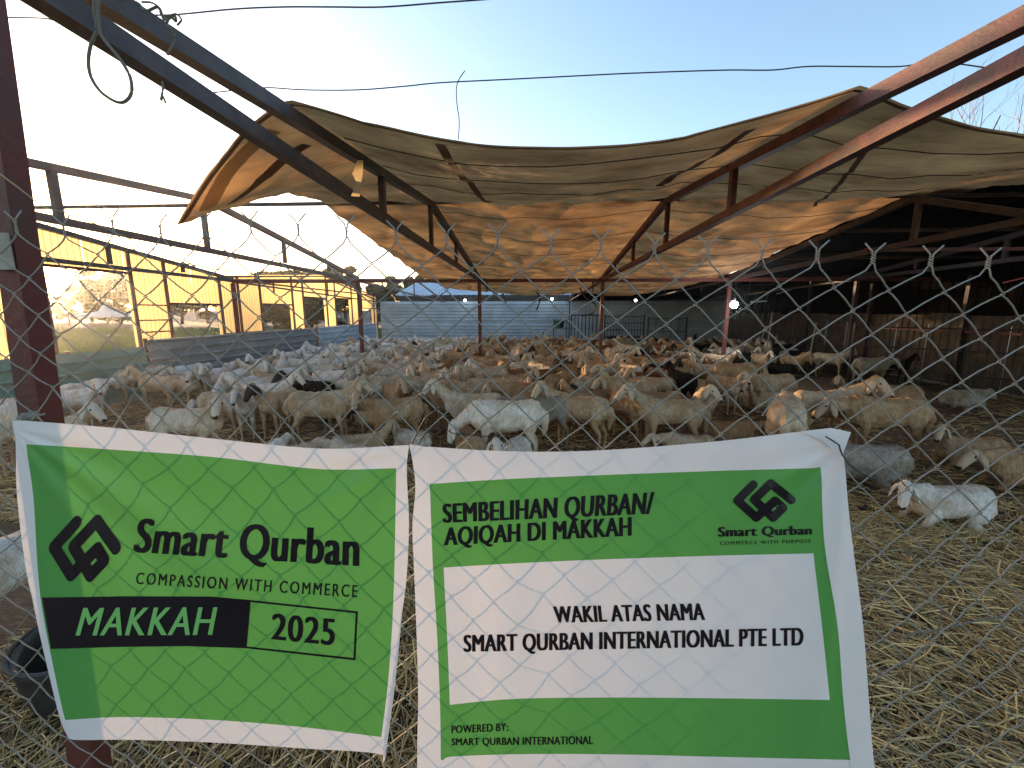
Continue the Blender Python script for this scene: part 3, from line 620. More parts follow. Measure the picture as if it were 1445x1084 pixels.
def tarp_grid(u0,u1,nu,nv,yf,yb,mt,name,dz=0,parent=T):
    b=MB(); n=nu+1
    for j in range(nv+1):
        for i in range(nu+1):
            x=u0+(u1-u0)*i/nu; y=yf(x)+(yb(x)-yf(x))*(j/nv)**1.15; b.v.append((x,y,tarpz(x,y)+dz))
    for j in range(nv):
        for i in range(nu): b.f.append((j*n+i,j*n+i+1,(j+1)*n+i+1,(j+1)*n+i)); b.mi.append(0)
    return b.obj(name,M[mt],parent,smooth=True)
def yback(x): return interp(x,[-3,-1.4,1.8,3.6,4.9],[14.5,16.4,16.6,17.2,15])
tarp_grid(-3.0,XR0+.02,170,210,yfront,yback,'tarp','canvas')
tarp_grid(XR0+.02,9.5,60,50,yfront,lambda x:RIDGE+.06,'tarp','canvas')
# sewn bands and folded double layers under the cloth
def band(pts,wd,m,dz=-.012,name='seam'):
    b=MB(); P=[]
    for k in range(len(pts)-1):
        a,c=pts[k],pts[k+1]; n=max(2,int(math.hypot(c[0]-a[0],c[1]-a[1])/.07))
        for i in range(n): t=i/n; P.append((a[0]+(c[0]-a[0])*t,a[1]+(c[1]-a[1])*t))
    P.append(pts[-1])
    for k,(x,y) in enumerate(P):
        x2,y2=P[min(k+1,len(P)-1)]; x1,y1=P[max(k-1,0)]; dx,dy=x2-x1,y2-y1; l=math.hypot(dx,dy) or 1; nx_,ny_=-dy/l*wd/2,dx/l*wd/2
        for s in (-1,1): xx,yy=x+nx_*s,y+ny_*s; b.v.append((xx,yy,tarpz(xx,yy)+dz))
    for k in range(len(P)-1): b.f.append((2*k,2*k+1,2*k+3,2*k+2)); b.mi.append(0)
    b.obj(name,M[m],T)
edge=[(x,yfront(x)+.03) for x in np.linspace(-2.98,9.4,60)]; band(edge,.03,'seam',-.006,'hem')
def T_(px,py,zz): 
    # where the photo ray meets the cloth
    Y=4.
    for k in range(30):
        q=at_Y(px,py,Y); e=tarpz(q.x,Y)-q.z; Y+=e*2.2*-1 if False else (e/ max(.08,abs((440-py)/F)) )*.6; Y=min(max(Y,2),18)
    return (q.x,Y)
for pts,wd,m in (([(620,200),(650,245),(690,285)],.07,'seam'),
    ([(1060,180),(985,230),(930,262)],.08,'seam'),([(1250,170),(1150,290)],.04,'seam')):
    band([T_(px,py,0) for px,py in pts],wd,m,-.014)
band([(-1.75,2.98),(-2.2,3.2),(-2.72,3.52)],.10,'seamlight',-.012); band([(-1.7,3.3),(-2.2,3.5),(-2.66,3.75)],.09,'seam',-.012)
for yy in (3.3,4.1,4.9,6.6,7.6,8.7,9.8):     # crosswise cords standing for shadow lines of wires above the cloth
    b=MB(); xs=np.linspace(XT0,XR0,22); b.tube([(x,yy+.05*math.sin(x*2+yy),tarpz(x,yy+.05*math.sin(x*2+yy))-.010) for x in xs],.0038,4); b.obj('cord',M['tiewire'],T)
# loose flap tie
b=MB(); q=[at_Y(508,226,3.1),at_Y(504,245,3.1),at_Y(506,258,3.1),at_Y(501,277,3.1)]
for k,(p,wd) in enumerate(zip(q,(.02,.035,.014,.03))): b.v+=[(p.x-wd,p.y,p.z),(p.x+wd,p.y+.01,p.z)]
b.f=[(0,1,3,2),(2,3,5,4),(4,5,7,6)]; b.mi=[0]*3; tag(b.obj('cloth_scrap',M['seamlight']),'pale torn cloth strip hanging from the left dark truss','cloth')
# ============================================================ CHAIN LINK FENCE
import itertools
data={}
for r,xs,ys in ((0,[357,427,491,557,631,704,774,849,917,998,1075,1150,1230,1316,1399],[335,336,329,348,348,354,357,361,364,364,368,375,375,378,378]),
 (2,[362,429.5,495.5,561.8,627.8,696,763.7,832.6,902,971.6,1041,1110.8,1182,1257,1332.6,1405.8],[450,452.6,458,463,468.6,471.5,477,481.5,486,493.7,497.5,501,503.8,506.7,509.7,512.3])):
    for j,(x,y) in enumerate(zip(xs,ys)): data[(j,r)]=(x,y)
for k_,v_ in {(8,1):(910.5,422),(9,1):(984,429),(10,1):(1055,432),(11,1):(1126,437),(12,1):(1202,440),(13,1):(1281,442),(14,1):(1359,445),(8,3):(894.5,550),(10,3):(1028,558),(13,3):(1238,568),(8,4):(887,606.5),(9,4):(952.7,611),(10,4):(1019.5,614.6),(13,4):(1222.8,627),(14,4):(1295,631.7),(15,4):(1369,636),(13,5):(1211.8,684),(14,5):(1281,688),(15,5):(1353,691),(16,5):(1428.8,696.5),(14,6):(1270.6,744.3),(15,6):(1343.9,749),(16,6):(1419,755.7),(14,7):(1272,805.7),(15,7):(1342,808),(14,9):(1281.6,933.6),(15,9):(1351,940.6),(0,3):(366,505),(3,3):(563,521),(5,4):(690,592),(3,4):(566,584)}.items(): data[k_]=v_
A=[];BX=[];BZ=[]
def terms(j,r): return [1,j,r,j*r,j*j/10,r*r/10,j*j*r/100,j*r*r/100]
for (j,r),(px,py) in data.items(): p=at_Y(px,py,NEAR); A.append(terms(j,r)); BX.append(p.x); BZ.append(p.z)
cx=np.linalg.lstsq(np.array(A),np.array(BX),rcond=None)[0]; cz=np.linalg.lstsq(np.array(A),np.array(BZ),rcond=None)[0]
def node(j,r):
    def ev(j,r): t=np.array(terms(j,r)); return np.array([t@cx,t@cz])
    def evj(j,r):
        if j<0:
            s=ev(0,r)-ev(1,r); s[1]*=.08; return ev(0,r)+s*(-j)
        if j>16: return ev(16,r)+(ev(16,r)-ev(15,r))*(j-16)
        return ev(j,r)
    def rr(j,r):
        lim=4 if j<6 else 9
        if r>lim:
            a=evj(j,lim); c=evj(j,lim-1); s=a-c; s[1]=-.0775; s[0]*=.4; return a+s*(r-lim)
        return evj(j,r)
    v=rr(j,r)
    # waviness, stronger on the slack left part
    k=.0035+.010*max(0,min(1,(3-j)/6)); v=v+np.array([noise.noise(Vector((j*.9,r*.9,1))),noise.noise(Vector((j*.9,r*.9,5)))])*k
    y=NEAR+.012*noise.noise(Vector((j*.25,r*.3,8)))
    return Vector((v[0],y,v[1]))
FT=thing('chain_link_fence','galvanised chain link fence stretched across the whole view','fence',(0,NEAR,0))
WR=.00122
def wire(j0,kind):
    pts=[]; h=0; r=0.; prev=None
    # kind A: left extreme at integer rows (j0), right extreme at half rows; kind B: right extreme at integer rows
    nodes=[]
    while True:
        i=int(round(r*2)); even=i%2==0
        if kind=='A': n=node(j0,r) if even else node(j0+.5,r); ext=-1 if even else 1
        else: n=node(j0,r) if even else node(j0-.5,r); ext=1 if even else -1
        if n.z<.015: break
        nodes.append((n,ext)); r+=.5
        if r>26: break
    if len(nodes)<3: return
    n0,e0=nodes[0]
    # twisted barb on top
    up=Vector((0,0,1)); tw=[]
    s=1 if kind=='A' else -1
    tw=[n0+Vector((s*.014,0,.034)),n0+Vector((s*.002,0,.022))]
    for k in range(5): a=PI*.9*k+(0 if kind=='A' else PI); tw.append(n0+Vector((math.cos(a)*.0024,math.sin(a)*.0024,.019-.0035*k)))
    pts+=tw
    for k,(n,e) in enumerate(nodes):
        if k==0: continue
        pr=nodes[k-1][0]; d=(n-pr).normalized(); front=-1 if e>0 else 1      # down-right in front, down-left behind
        off=Vector((0,front*WR*1.15,0)); bow=Vector((0,front*.0015,0))
        pts.append(pr+d*.008+off); pts.append((pr+n)/2+off+bow); pts.append(n-d*.008+off)
        pts.append(n+Vector((e*.0030,0,.0012*0)))
    b=MB(); b.tube(pts,WR,5,ref=(0,1,0)); b.obj('wire',M['wire'],FT,smooth=True)
for j in range(-9,18):
    wire(j,'A'); wire(j,'B')
# tension wire and ties
b=MB(); b.tube([at_Y(x_,y_,NEAR+.012) for x_,y_ in ((-20,230),(30,268),(60,292),(110,305),(200,345),(262,372),(330,384))],.0011,4); b.obj('loose_wire',mat('brass_wire',(.35,.29,.14),.4,metal=.6),FT)
b=MB(); b.tube([at_Y(x_,y_,NEAR-.008) for x_,y_ in ((620,575),(600,590),(592,604),(585,618),(578,634),(572,640))],.0012,5); b.tube([at_Y(x_,y_,NEAR-.006) for x_,y_ in ((590,628),(600,612),(618,600),(640,612),(690,616))],.0008,4); tag(b.obj('tie_wire',M['tiewire']),'black twisted wire tying both banners at their shared top corner','wire')
b=MB(); b.tube([at_Y(x_,y_,NEAR-.03) for x_,y_ in ((1165,616),(1175,622),(1184,628),(1186,636),(1190,644),(1198,655),(1215,668),(1245,682))],.0011,5); tag(b.obj('tie_wire',M['tiewire']),'black wire holding the folded corner of the right banner','wire')
b=MB(); b.tube([at_Y(x_,y_,NEAR-.006) for x_,y_ in ((1075,587),(1087,570),(1098,558),(1103,566),(1112,578),(1130,590))],.0011,5); tag(b.obj('tie_wire',M['wire']),'pale bent wire end sticking out of the fence above the banner','wire')
b=MB(); b.tube([at_Y(x_,y_,NEAR+.02) for x_,y_ in ((1276,772),(1300,800),(1320,830),(1328,860),(1325,890),(1310,912),(1281,934),(1240,950),(1230,985))],.0011,5); b.tube([at_Y(x_,y_,NEAR+.02) for x_,y_ in ((1265,905),(1290,893),(1330,888),(1370,878),(1400,872),(1418,870),(1425,862),(1445,860),(1500,852))],.0016,5)
b.sphere(at_Y(1417,870,NEAR+.02),.006,6); tag(b.obj('tie_wire',M['rope']),'rusty curled wires twisted on the fence right of the banner','wire')
# ============================================================ BANNERS
BY=NEAR-.012
def cr(P,t):
    n=len(P); i=min(int(t),n-2); f=t-i; p1,p2=P[i],P[i+1]; p0=P[i-1] if i>0 else p1*2-p2; p3=P[i+2] if i+2<n else p2*2-p1
    return .5*((2*p1)+(p2-p0)*f+(2*p0-5*p1+4*p2-p3)*f*f+(3*p1-p0-3*p2+p3)*f**3)
def wave1(X,Z):      # left banner relief: diagonal pull folds from the upper left corner
    a=at_Y(30,600,NEAR); dx,dz=X-a.x,a.z-Z; r=math.hypot(dx,dz)+1e-6; th=math.atan2(dz,dx)
    f=math.sin(th*13)*.0075*math.exp(-((th-.75)/.5)**2)*min(1,r/.12)*math.exp(-r/.45)
    c=at_Y(570,635,NEAR); dx2,dz2=c.x-X,c.z-Z; r2=math.hypot(dx2,dz2)+1e-6; t2=math.atan2(dz2,dx2)
    f+=math.sin(t2*11+1)*.0055*math.exp(-((t2-.6)/.5)**2)*min(1,r2/.1)*math.exp(-r2/.3)
    f+=.0020*noise.noise(Vector((X*9,Z*7,3)))+.0035*math.sin(X*16+.5)*max(0,min(1,(1.0-Z)/.4)) 
    return -f-.002-.02*max(0,(1.55-Z))**1.5
def wave2(X,Z):
    c=at_Y(1185,620,NEAR); dx,dz=c.x-X,c.z-Z; r=math.hypot(dx,dz)+1e-6; th=math.atan2(dz,dx)
    f=math.sin(th*12+.5)*.0060*math.exp(-((th-1.0)/.55)**2)*min(1,r/.08)*math.exp(-r/.30)
    f+=.0018*noise.noise(Vector((X*8,Z*6,13)))+.0030*math.sin(X*34)*max(0,min(1,(1.0-Z)/.3))+.0012*math.sin(X*55+1)
    xr=at_Y(1196,820,NEAR).x; f+=.006*math.exp(-((X-xr+.035)/.014)**2)*max(0,min(1,(1.55-Z)/.2))
    return -f-.002-.02*max(0,(1.55-Z))**1.5
def on(px,py,wave,off=0.):
    Y=BY
    for k in range(4): q=at_Y(px,py,Y); Y=BY+wave(q.x,q.z)-off
    return at_Y(px,py,Y)
def banner(rows,sub,wave,fill,mats,name,lab,grp,cat='banner'):
    """rows: control lines top to bottom of photo points; every control line keeps its own breaks so printed fields follow the cloth"""
    G=[[Vector((x,y,0)) for x,y in r] for r in rows]; nr=len(G); nc=len(G[0]); b=MB(); SU,SV=sub
    nU=(nc-1)*SU; nV=(nr-1)*SV
    for j in range(nV+1):
        tv=j/SV; 
        col=[cr([G[r][c] for r in range(nr)],tv) for c in range(nc)]
        for i in range(nU+1):
            p=cr(col,i/SU); b.v.append(tuple(on(p.x,p.y,wave)))
    n=nU+1
    for j in range(nV):
        for i in range(nU): b.f.append((j*n+i,j*n+i+1,(j+1)*n+i+1,(j+1)*n+i)); b.mi.append(fill(i//SU,j//SV))
    t=thing(name,lab,cat,b.v[0],grp); b.obj('banner_cloth',mats,t,smooth=True); return t
# columns: outer, green edge, then even breaks, green edge, outer
rows1=[[(17,594),(38,594),(150,603),(300,619),(450,633),(558,629),(577,628)],
       [(22,627),(37,627),(150,634),(300,645),(450,662),(559,661),(574,665)],
       [(24,700),(47,702),(160,706),(300,716),(450,728),(558,730),(577,736)],
       [(36,800),(53,800),(165,798),(300,802),(450,812),(556,822),(574,812)],
       [(50,862),(60,862),(168,860),(300,864),(440,872),(553,890),(566,876)],
       [(72,950),(77,950),(170,944),(300,946),(430,955),(547,968),(553,962)],
       [(89,1014),(92,1016),(175,1012),(300,1016),(425,1026),(538,1040),(543,1036)],
       [(97,1036),(104,1044),(180,1044),(300,1048),(425,1056),(534,1064),(540,1080)]]
B1=banner(rows1,(12,12),wave1,lambda i,j:1 if 1<=i<=4 and 1<=j<=5 else 0,[M['white_vinyl'],M['green_vinyl']],'banner','green banner with a white border on the left, large lettering and a dated black strip','vinyl banners tied to the fence')
rows2=[[(578,627),(598,630),(612,631),(719,637),(838,636),(1000,624),(1130,609),(1146,607),(1187,606)],
       [(586,684),(606,683.3),(623,682),(719,676),(838,671),(1000,665),(1138,661),(1158,659.6),(1193,666)],
       [(581,770),(609,745),(625,744),(719,738),(838,732),(1000,727),(1141,722),(1160,721),(1197,730)],
       [(584,800),(611,802),(626,801),(719,795.5),(838,790),(1000,784.5),(1147.8,781),(1165,780),(1205,782)],
       [(588,900),(617,900),(631,899),(722,894),(838,890),(1000,886),(1160,884),(1182,884),(1218,884)],
       [(590,985),(621,997),(634.7,994.8),(724,986.5),(858,984.5),(1010,985.5),(1171,987.8),(1190,988),(1226,985)],
       [(589,1040),(622,1071.7),(637,1068),(724,1064.5),(858,1064.5),(1010,1068),(1180,1072),(1200,1072.7),(1233,1072)],
       [(588,1140),(622,1140),(640,1140),(730,1140),(866,1140),(1020,1141),(1195,1143),(1214,1144),(1245,1142)]]
rows2[2]=[(582,742),(608.5,742),(624.5,741),(719,735),(838,729),(1000,724),(1142.5,720),(1160.5,719.5),(1198,725)]
B2=banner(rows2,(9,12),wave2,lambda i,j:(0 if (2<=i<=5 and 3<=j<=4) else 1) if 1<=i<=6 and 1<=j<=5 else 0,[M['white_vinyl'],M['green_vinyl']],'banner','wide banner on the right with a white text panel framed in green','vinyl banners tied to the fence')
# folded-over corner
b=MB(); P=[(1130,609),(1172,604),(1201,610),(1188,645),(1160,622)]; vs=[at_Y(x,y,BY+wave2(at_Y(x,y,BY).x,at_Y(x,y,BY).z)-o_) for (x,y),o_ in zip(P,(.003,.006,.014,.012,.005))]
b.v=[tuple(v) for v in vs]; b.f=[(0,1,4),(1,2,4),(2,3,4)]; b.mi=[0]*3; b.obj('folded_corner',M['white_vinyl'],B2)
# ---- lettering
def bil(q,u,v): tl,tr,br,bl=q; return ((tl[0]*(1-u)+tr[0]*u)*v+(bl[0]*(1-u)+br[0]*u)*(1-v),(tl[1]*(1-u)+tr[1]*u)*v+(bl[1]*(1-u)+br[1]*u)*(1-v))
def flatprint(me_bm,mapf,wave,off,name,m,parent):
    bm=me_bm; vs=[v.co for v in bm.verts]
    x0=min(v.x for v in vs); x1=max(v.x for v in vs); y0=min(v.y for v in vs); y1=max(v.y for v in vs); st=max(x1-x0,y1-y0)/60
    def cut(ax,lo,hi,s):
        k=lo+s
        while k<hi:
            bmesh.ops.bisect_plane(bm,geom=bm.verts[:]+bm.edges[:]+bm.faces[:],plane_co=(k,0,0) if ax==0 else (0,k,0),plane_no=(1,0,0) if ax==0 else (0,1,0)); k+=s
    cut(0,x0,x1,st); cut(1,y0,y1,st)
    for v in bm.verts: px,py=mapf(v.co.x,v.co.y); v.co=on(px,py,wave,off)
    me=bpy.data.meshes.new(name); bm.to_mesh(me); bm.free(); me.materials.append(m); return link(name,me,parent)
def textbm(s,_b,space=1.,shear=0):
    cu=bpy.data.curves.new('lettering','FONT'); cu.body=s; cu.size=1; cu.offset=0; cu.space_character=space; cu.shear=shear; cu.resolution_u=5; cu.fill_mode='FRONT'
    o=bpy.data.objects.new('lettering',cu); C.objects.link(o); bpy.context.view_layer.update()
    me=bpy.data.meshes.new_from_object(o.evaluated_get(bpy.context.evaluated_depsgraph_get())); bpy.data.objects.remove(o); 
    bm=bmesh.new(); bm.from_mesh(me); bpy.data.meshes.remove(me); bmesh.ops.remove_doubles(bm,verts=bm.verts,dist=1e-5); bmesh.ops.triangulate(bm,faces=bm.faces); return bm
_cap=None
def text(s,quad,wave,parent,bold=.02,space=1.,m='ink',shear=0,off=.0010):
    global _cap
    if _cap is None:
        b0=textbm('H',0); _cap=max(v.co.y for v in b0.verts); b0.free()
    bm=textbm(s,bold,space,shear); x0=min(v.co.x for v in bm.verts); x1=max(v.co.x for v in bm.verts); lo=0; hi=_cap; x0-=bold; x1+=bold; src=[(v.co.x,v.co.y) for v in bm.verts]
    mp=lambda x,y:bil(quad,(x-x0)/(x1-x0),(y-lo)/(hi-lo))
    if bold<=0: return flatprint(bm,mp,wave,off,'lettering',M[m],parent)
    nb=3; mes=[]
    for k in range(nb):
        dx=bold*(2*k/(nb-1)-1); c=bm.copy(); 
        o=flatprint(c,lambda x,y:mp(x+dx,y),wave,off+.00006*k,'lettering',M[m],parent); mes.append(o)
    b=MB()
    for o in mes:
        i0=len(b.v); b.v+=[tuple(v.co) for v in o.data.vertices]; b.f+=[tuple(i0+i for i in p.vertices) for p in o.data.polygons]; b.mi+=[0]*len(o.data.polygons)
        me_=o.data; bpy.data.objects.remove(o); bpy.data.meshes.remove(me_)
    bm.free(); return b.obj('lettering',M[m],parent)
text('Smart Qurban',[(196,732),(508,748),(507,799),(187,779)],wave1,B1,.045,1.06)
text('COMPASSION WITH COMMERCE',[(193,808),(505,826),(504,843),(191,824)],wave1,B1,.022,1.3)
text('MAKKAH',[(114,858),(307,857),(303,896),(106.5,897)],wave1,B1,.022,1.12,'green_print',.12,.0018)
text('2025',[(384,866),(474,874),(472,911),(382,902)],wave1,B1,.035,1.08)
def polybm(polys):
    bm=bmesh.new()
    for P in polys: bm.faces.new([bm.verts.new((x,y,0)) for x,y in P])
    return bm
ident=lambda x,y:(x,y)
flatprint(polybm([[(59,843.5),(178,841.5),(298,842),(354,847),(348,915),(264,912),(170,913),(72,916)]]),ident,wave1,.0009,'black_strip',M['ink'],B1)
flatprint(polybm([[(354,847),(505,863),(504.6,865.8),(354,849.8)],[(348.2,912.4),(502,929),(501.5,932),(348,915)],[(502,863.4),(505,863.6),(501.5,932),(498.6,931.5)]]),ident,wave1,.0009,'box_outline',M['ink'],B1)
text('SEMBELIHAN QURBAN/',[(624,711.5),(924,694.5),(921,725),(625,738)],wave2,B2,.06,1.08)
text('AQIQAH DI MAKKAH',[(626.5,745),(891.5,729.5),(891.5,756),(626,770)],wave2,B2,.06,1.08)
text('Smart Qurban',[(1013,744),(1146,742),(1146,754.3),(1013,757.5)],wave2,B2,.06,1.08)
text('COMMERCE WITH PURPOSE',[(1016,764.4),(1144.5,761.2),(1144.5,766),(1016,769.2)],wave2,B2,.025,1.4)
text('WAKIL ATAS NAMA',[(780,856),(993.6,851.5),(995.4,875),(782.6,879)],wave2,B2,.06,1.08)
text('SMART QURBAN INTERNATIONAL PTE LTD',[(654,896.5),(1134,886),(1134,911),(654,920)],wave2,B2,.06,1.08)
text('POWERED BY:',[(637,1024.5),(717,1020.3),(717,1031.4),(637,1034.8)],wave2,B2,.045,1.08)
text('SMART QURBAN INTERNATIONAL',[(637,1042.2),(837,1038.8),(837,1050.4),(637,1052)],wave2,B2,.045,1.08)
# emblem: one folded ribbon drawn as a thick round-capped stroke
LP=[(500,265),(365,400),(525,545),(687,402),(752,463),(668,545),(508,393),(650,255),(822,395)]
LQ=[(490,262),(260,525),(432,808),(700,525),(775,645),(640,805),(455,520),(703,262),(885,550)]
AF=np.linalg.lstsq(np.array([[x,y,1] for x,y in LP]),np.array(LQ),rcond=None)[0]
def emblem(mapf,wave,parent):
    hw=37; polys=[]; b=MB()
    for i,((x0,y0),(x1,y1)) in enumerate(zip(LP[:-1],LP[1:])):
        l=math.hypot(x1-x0,y1-y0); dx,dy=(x1-x0)/l*hw,(y1-y0)/l*hw
        P=[(x0-dy+(x1-x0)*k/6,y0+dx+(y1-y0)*k/6) for k in range(7)]+[(x1+dy-(x1-x0)*k/6,y1-dx-(y1-y0)*k/6) for k in range(7)]
        o=.0008+.00006*i; i0=len(b.v); b.v+=[tuple(on(*mapf(x,y),wave,o)) for x,y in P]
        for k in range(6): b.f.append((i0+k,i0+k+1,i0+12-k,i0+13-k)); b.mi.append(0)
    for i,(x,y) in enumerate(LP):
        o=.0014+.00006*i; i0=len(b.v); b.v+=[tuple(on(*mapf(x+hw*math.cos(a*PI/9),y+hw*math.sin(a*PI/9)),wave,o)) for a in range(18)]; b.f.append(tuple(range(i0,i0+18))); b.mi.append(0)
    b.obj('emblem',M['ink'],parent)
emblem(lambda x,y:(980+x/6.02,640+y/6.02),wave2,B2)
def lmap(x,y): q=np.array([x,y,1])@AF; return (40+q[0]/7.225,700+q[1]/7.225)
emblem(lmap,wave1,B1)
# ============================================================ SHEEP
def evalmesh(me,vox,sm):
    o=bpy.data.objects.new('tmp',me); C.objects.link(o)
    m=o.modifiers.new('r','REMESH'); m.mode='VOXEL'; m.voxel_size=vox
    m=o.modifiers.new('s','SMOOTH'); m.factor=.5; m.iterations=sm
    bpy.context.view_layer.update(); r=bpy.data.meshes.new_from_object(o.evaluated_get(bpy.context.evaluated_depsgraph_get())); bpy.data.objects.remove(o); return r
def rotv(v,yaw,pitch): # direction with heading yaw, pitch up
    return Vector((math.cos(yaw)*math.cos(pitch),math.sin(yaw)*math.cos(pitch),math.sin(pitch)))
def hermite(p0,p1,t0,t1,n):
    out=[]
    for k in range(n+1):
        t=k/n; h=2*t**3-3*t*t+1; a=t**3-2*t*t+t; c=-2*t**3+3*t*t; d=t**3-t*t; out.append(p0*h+t0*a+p1*c+t1*d)
    return out
def sheep_mesh(nm,np_,ny,hp,hy,lie=0,legs=0,wool=1,seed=0,vox=.0125,neckl=.33,belly=1.):
    """np_/ny neck pitch/yaw, hp/hy head pitch/yaw (deg). lie: 0 standing, 1 folded legs, 2 hind legs stretched back"""
    rs=random.Random(seed); b=MB(); zb=0 if not lie else -.295
    wd=1.0 if not lie else 1.12; hip=.0 if wool else .012
    tor=[(-.43,.60,.04,.05),(-.405,.595,.105,.115),(-.34,.588,.135,.148),(-.24,.575,.135+hip,.150),(-.12,.562,.148,.152*belly),(0,.553,.158,.162*belly),(.12,.553,.155,.168),(.22,.560,.138,.170),(.30,.57,.118,.155),(.36,.585,.092,.125),(.40,.60,.05,.07)]
    wk=.014 if wool else -.004
    b.tube([(x,.0,z+zb) for x,z,_,_ in tor],[(ry*wd+wk,rz+wk) for _,_,ry,rz in tor],14,ref=(0,0,1))
    for sx,rr_ in ((.24,.07),(-.30,.085)):        # shoulder and haunch masses
        for s in (-1,1): b.sphere((sx,s*.075*wd,.53+zb),(.10,rr_,.15),10)
    # neck and head
    B=Vector((.29,0,.63+zb)); nd=rotv(None,R(ny),R(np_)); hd=rotv(None,R(ny+hy),R(hp)); P=B+nd*neckl*.5+rotv(None,R(ny),R(np_))*neckl*.5
    cv=hermite(B,P,Vector((.25,0,.05)),nd*.22,6)
    b.tube(cv,[(.098,.135),(.082,.115),(.072,.098),(.064,.084),(.060,.074),(.058,.068),(.056,.064)],12,ref=(.01,.02,1))
    side=hd.cross(Vector((0,0,1))).normalized(); upv=side.cross(hd).normalized()
    H=P+upv*.012
    def hp_(t,u): return H+hd*t+upv*u
    hs=[(-.055,.012,.030,.036),(-.025,.018,.052,.058),(.03,.016,.057,.064),(.08,.006,.053,.060),(.13,-.006,.046,.053),(.17,-.018,.042,.047),(.205,-.028,.039,.040),(.228,-.036,.031,.032),(.24,-.040,.016,.018)]
    b.tube([hp_(t,u) for t,u,_,_ in hs],[(a_,c_) for _,_,a_,c_ in hs],12,ref=tuple(upv))
    # legs
    def leg(pts,rad): b.tube(pts,rad,8,ref=(1,.1,0))
    dl=[rs.uniform(-.045,.045) for _ in range(4)]
    if not lie:
        for s,k in ((1,0),(-1,1)):
            d=dl[k]; y=s*.085; leg([(.25,y,.52),(.245+d*.3,y,.40),(.255+d*.6,y*.95,.285),(.25+d,y*.93,.17),(.245+d,y*.93,.07),(.262+d,y*.93,.03),(.268+d,y*.93,.003)],[.058,.044,.029,.0215,.018,.024,.026])
            d=dl[k+2]; y=s*.09; leg([(-.29,y,.55),(-.255,y,.43),(-.30+d*.4,y*.98,.34),(-.355+d*.7,y*.95,.265),(-.345+d,y*.93,.16),(-.335+d,y*.93,.07),(-.318+d,y*.93,.03),(-.31+d,y*.93,.003)],[.085,.064,.040,.027,.020,.019,.025,.027])
    else:
        for s in (1,-1):
            y=s*.10; leg([(.24,y,.24),(.33,y*1.2,.12),(.40,y*1.1,.055),(.31,y*1.3,.035),(.20,y*1.35,.03)],[.055,.040,.028,.022,.022])
            if lie==1 or s==1: leg([(-.27,y*1.1,.25),(-.12,y*1.75,.16),(-.06,y*1.9,.10),(-.20,y*2.0,.05),(-.10,y*2.15,.035),(-.02,y*2.2,.025)],[.10,.07,.045,.028,.022,.024])
            else: leg([(-.27,y*1.1,.22),(-.30,y*1.8,.20),(-.40,y*2.2,.09),(-.55,y*2.3,.06),(-.66,y*2.4,.03)],[.10,.065,.04,.026,.022])
    # fat tail
    tz=zb; b.tube([(-.40,0,.63+tz),(-.455,0,.58+tz),(-.475,.005,.50+tz),(-.465,.01,.41+max(tz,-.2)),(-.45,.01,.33+max(tz,-.18))],[(.045,.04),(.062,.042),(.058,.04),(.038,.028),(.016,.014)],8,ref=(0,1,.1))
    me=b.mesh(nm+'_src',M['fleece']); r=evalmesh(me,vox,4); r.name='sheep'
    if not r.materials: r.materials.append(M['fleece'])
    n=len(r.vertices); co=np.empty(n*3); r.vertices.foreach_get('co',co); co=co.reshape(-1,3); no=np.empty(n*3); r.vertices.foreach_get('normal',no); no=no.reshape(-1,3)
    col=np.zeros((n,4)); col[:,3]=1
    Hn=np.array(H); hdn=np.array(hd); un=np.array(upv); sn=np.array(side)
    rel=co-Hn; t=rel@hdn; u=rel@un; sd_=rel@sn; dist=np.sqrt(u*u+sd_*sd_)
    face=np.clip((t+.03)/.05,0,1)*(dist<.11)*(t<.30); 
    col[:,0]=face; col[:,1]=np.clip((t-.208)/.014,0,1)*face*(u<-.005)
    legm=(co[:,2]<.035)&(np.abs(co[:,1])<.16) if not lie else np.zeros(n,bool)
    col[:,1]=np.maximum(col[:,1],legm*.8)
    z=co[:,2]-zb; grime=np.clip((.50-z)/.22,0,1)*(1-face)*.8+np.clip((-.34-co[:,0])/.08,0,1)*np.clip((.6-z)/.1,0,1)*.8; 
    if lie: grime=np.clip((.18-co[:,2])/.12,0,1)*(1-face)
    col[:,2]=np.clip(grime,0,1)
    body=(1-face)*np.clip((co[:,2]-(.30 if not lie else .06))/.1,0,1)
    nn=noise.noise; am=.014 if wool else .005; ox=seed*3.3
    for i in range(n):
        w_=body[i]
        if w_>.02:
            x,y,zz=co[i]; d=am*(nn(Vector((x*17+ox,y*17,zz*9)))+.7*nn(Vector((x*38,y*38+ox,zz*17))))
            if not wool: d+=.007*math.sin(x*46+zz*8)*max(0,1-abs(x-.05)/.22)*max(0,1-abs(zz-zb-.55)/.14)-.010*max(0,1-abs(x+.20)/.07)*max(0,1-abs(zz-zb-.60)/.12)
            co[i]+=no[i]*d*w_
    r.vertices.foreach_set('co',co.reshape(-1)); a=r.attributes.new('region','FLOAT_COLOR','POINT'); a.data.foreach_set('color',col.reshape(-1).astype(np.float32))
    r.polygons.foreach_set('use_smooth',[True]*len(r.polygons)); r.update()
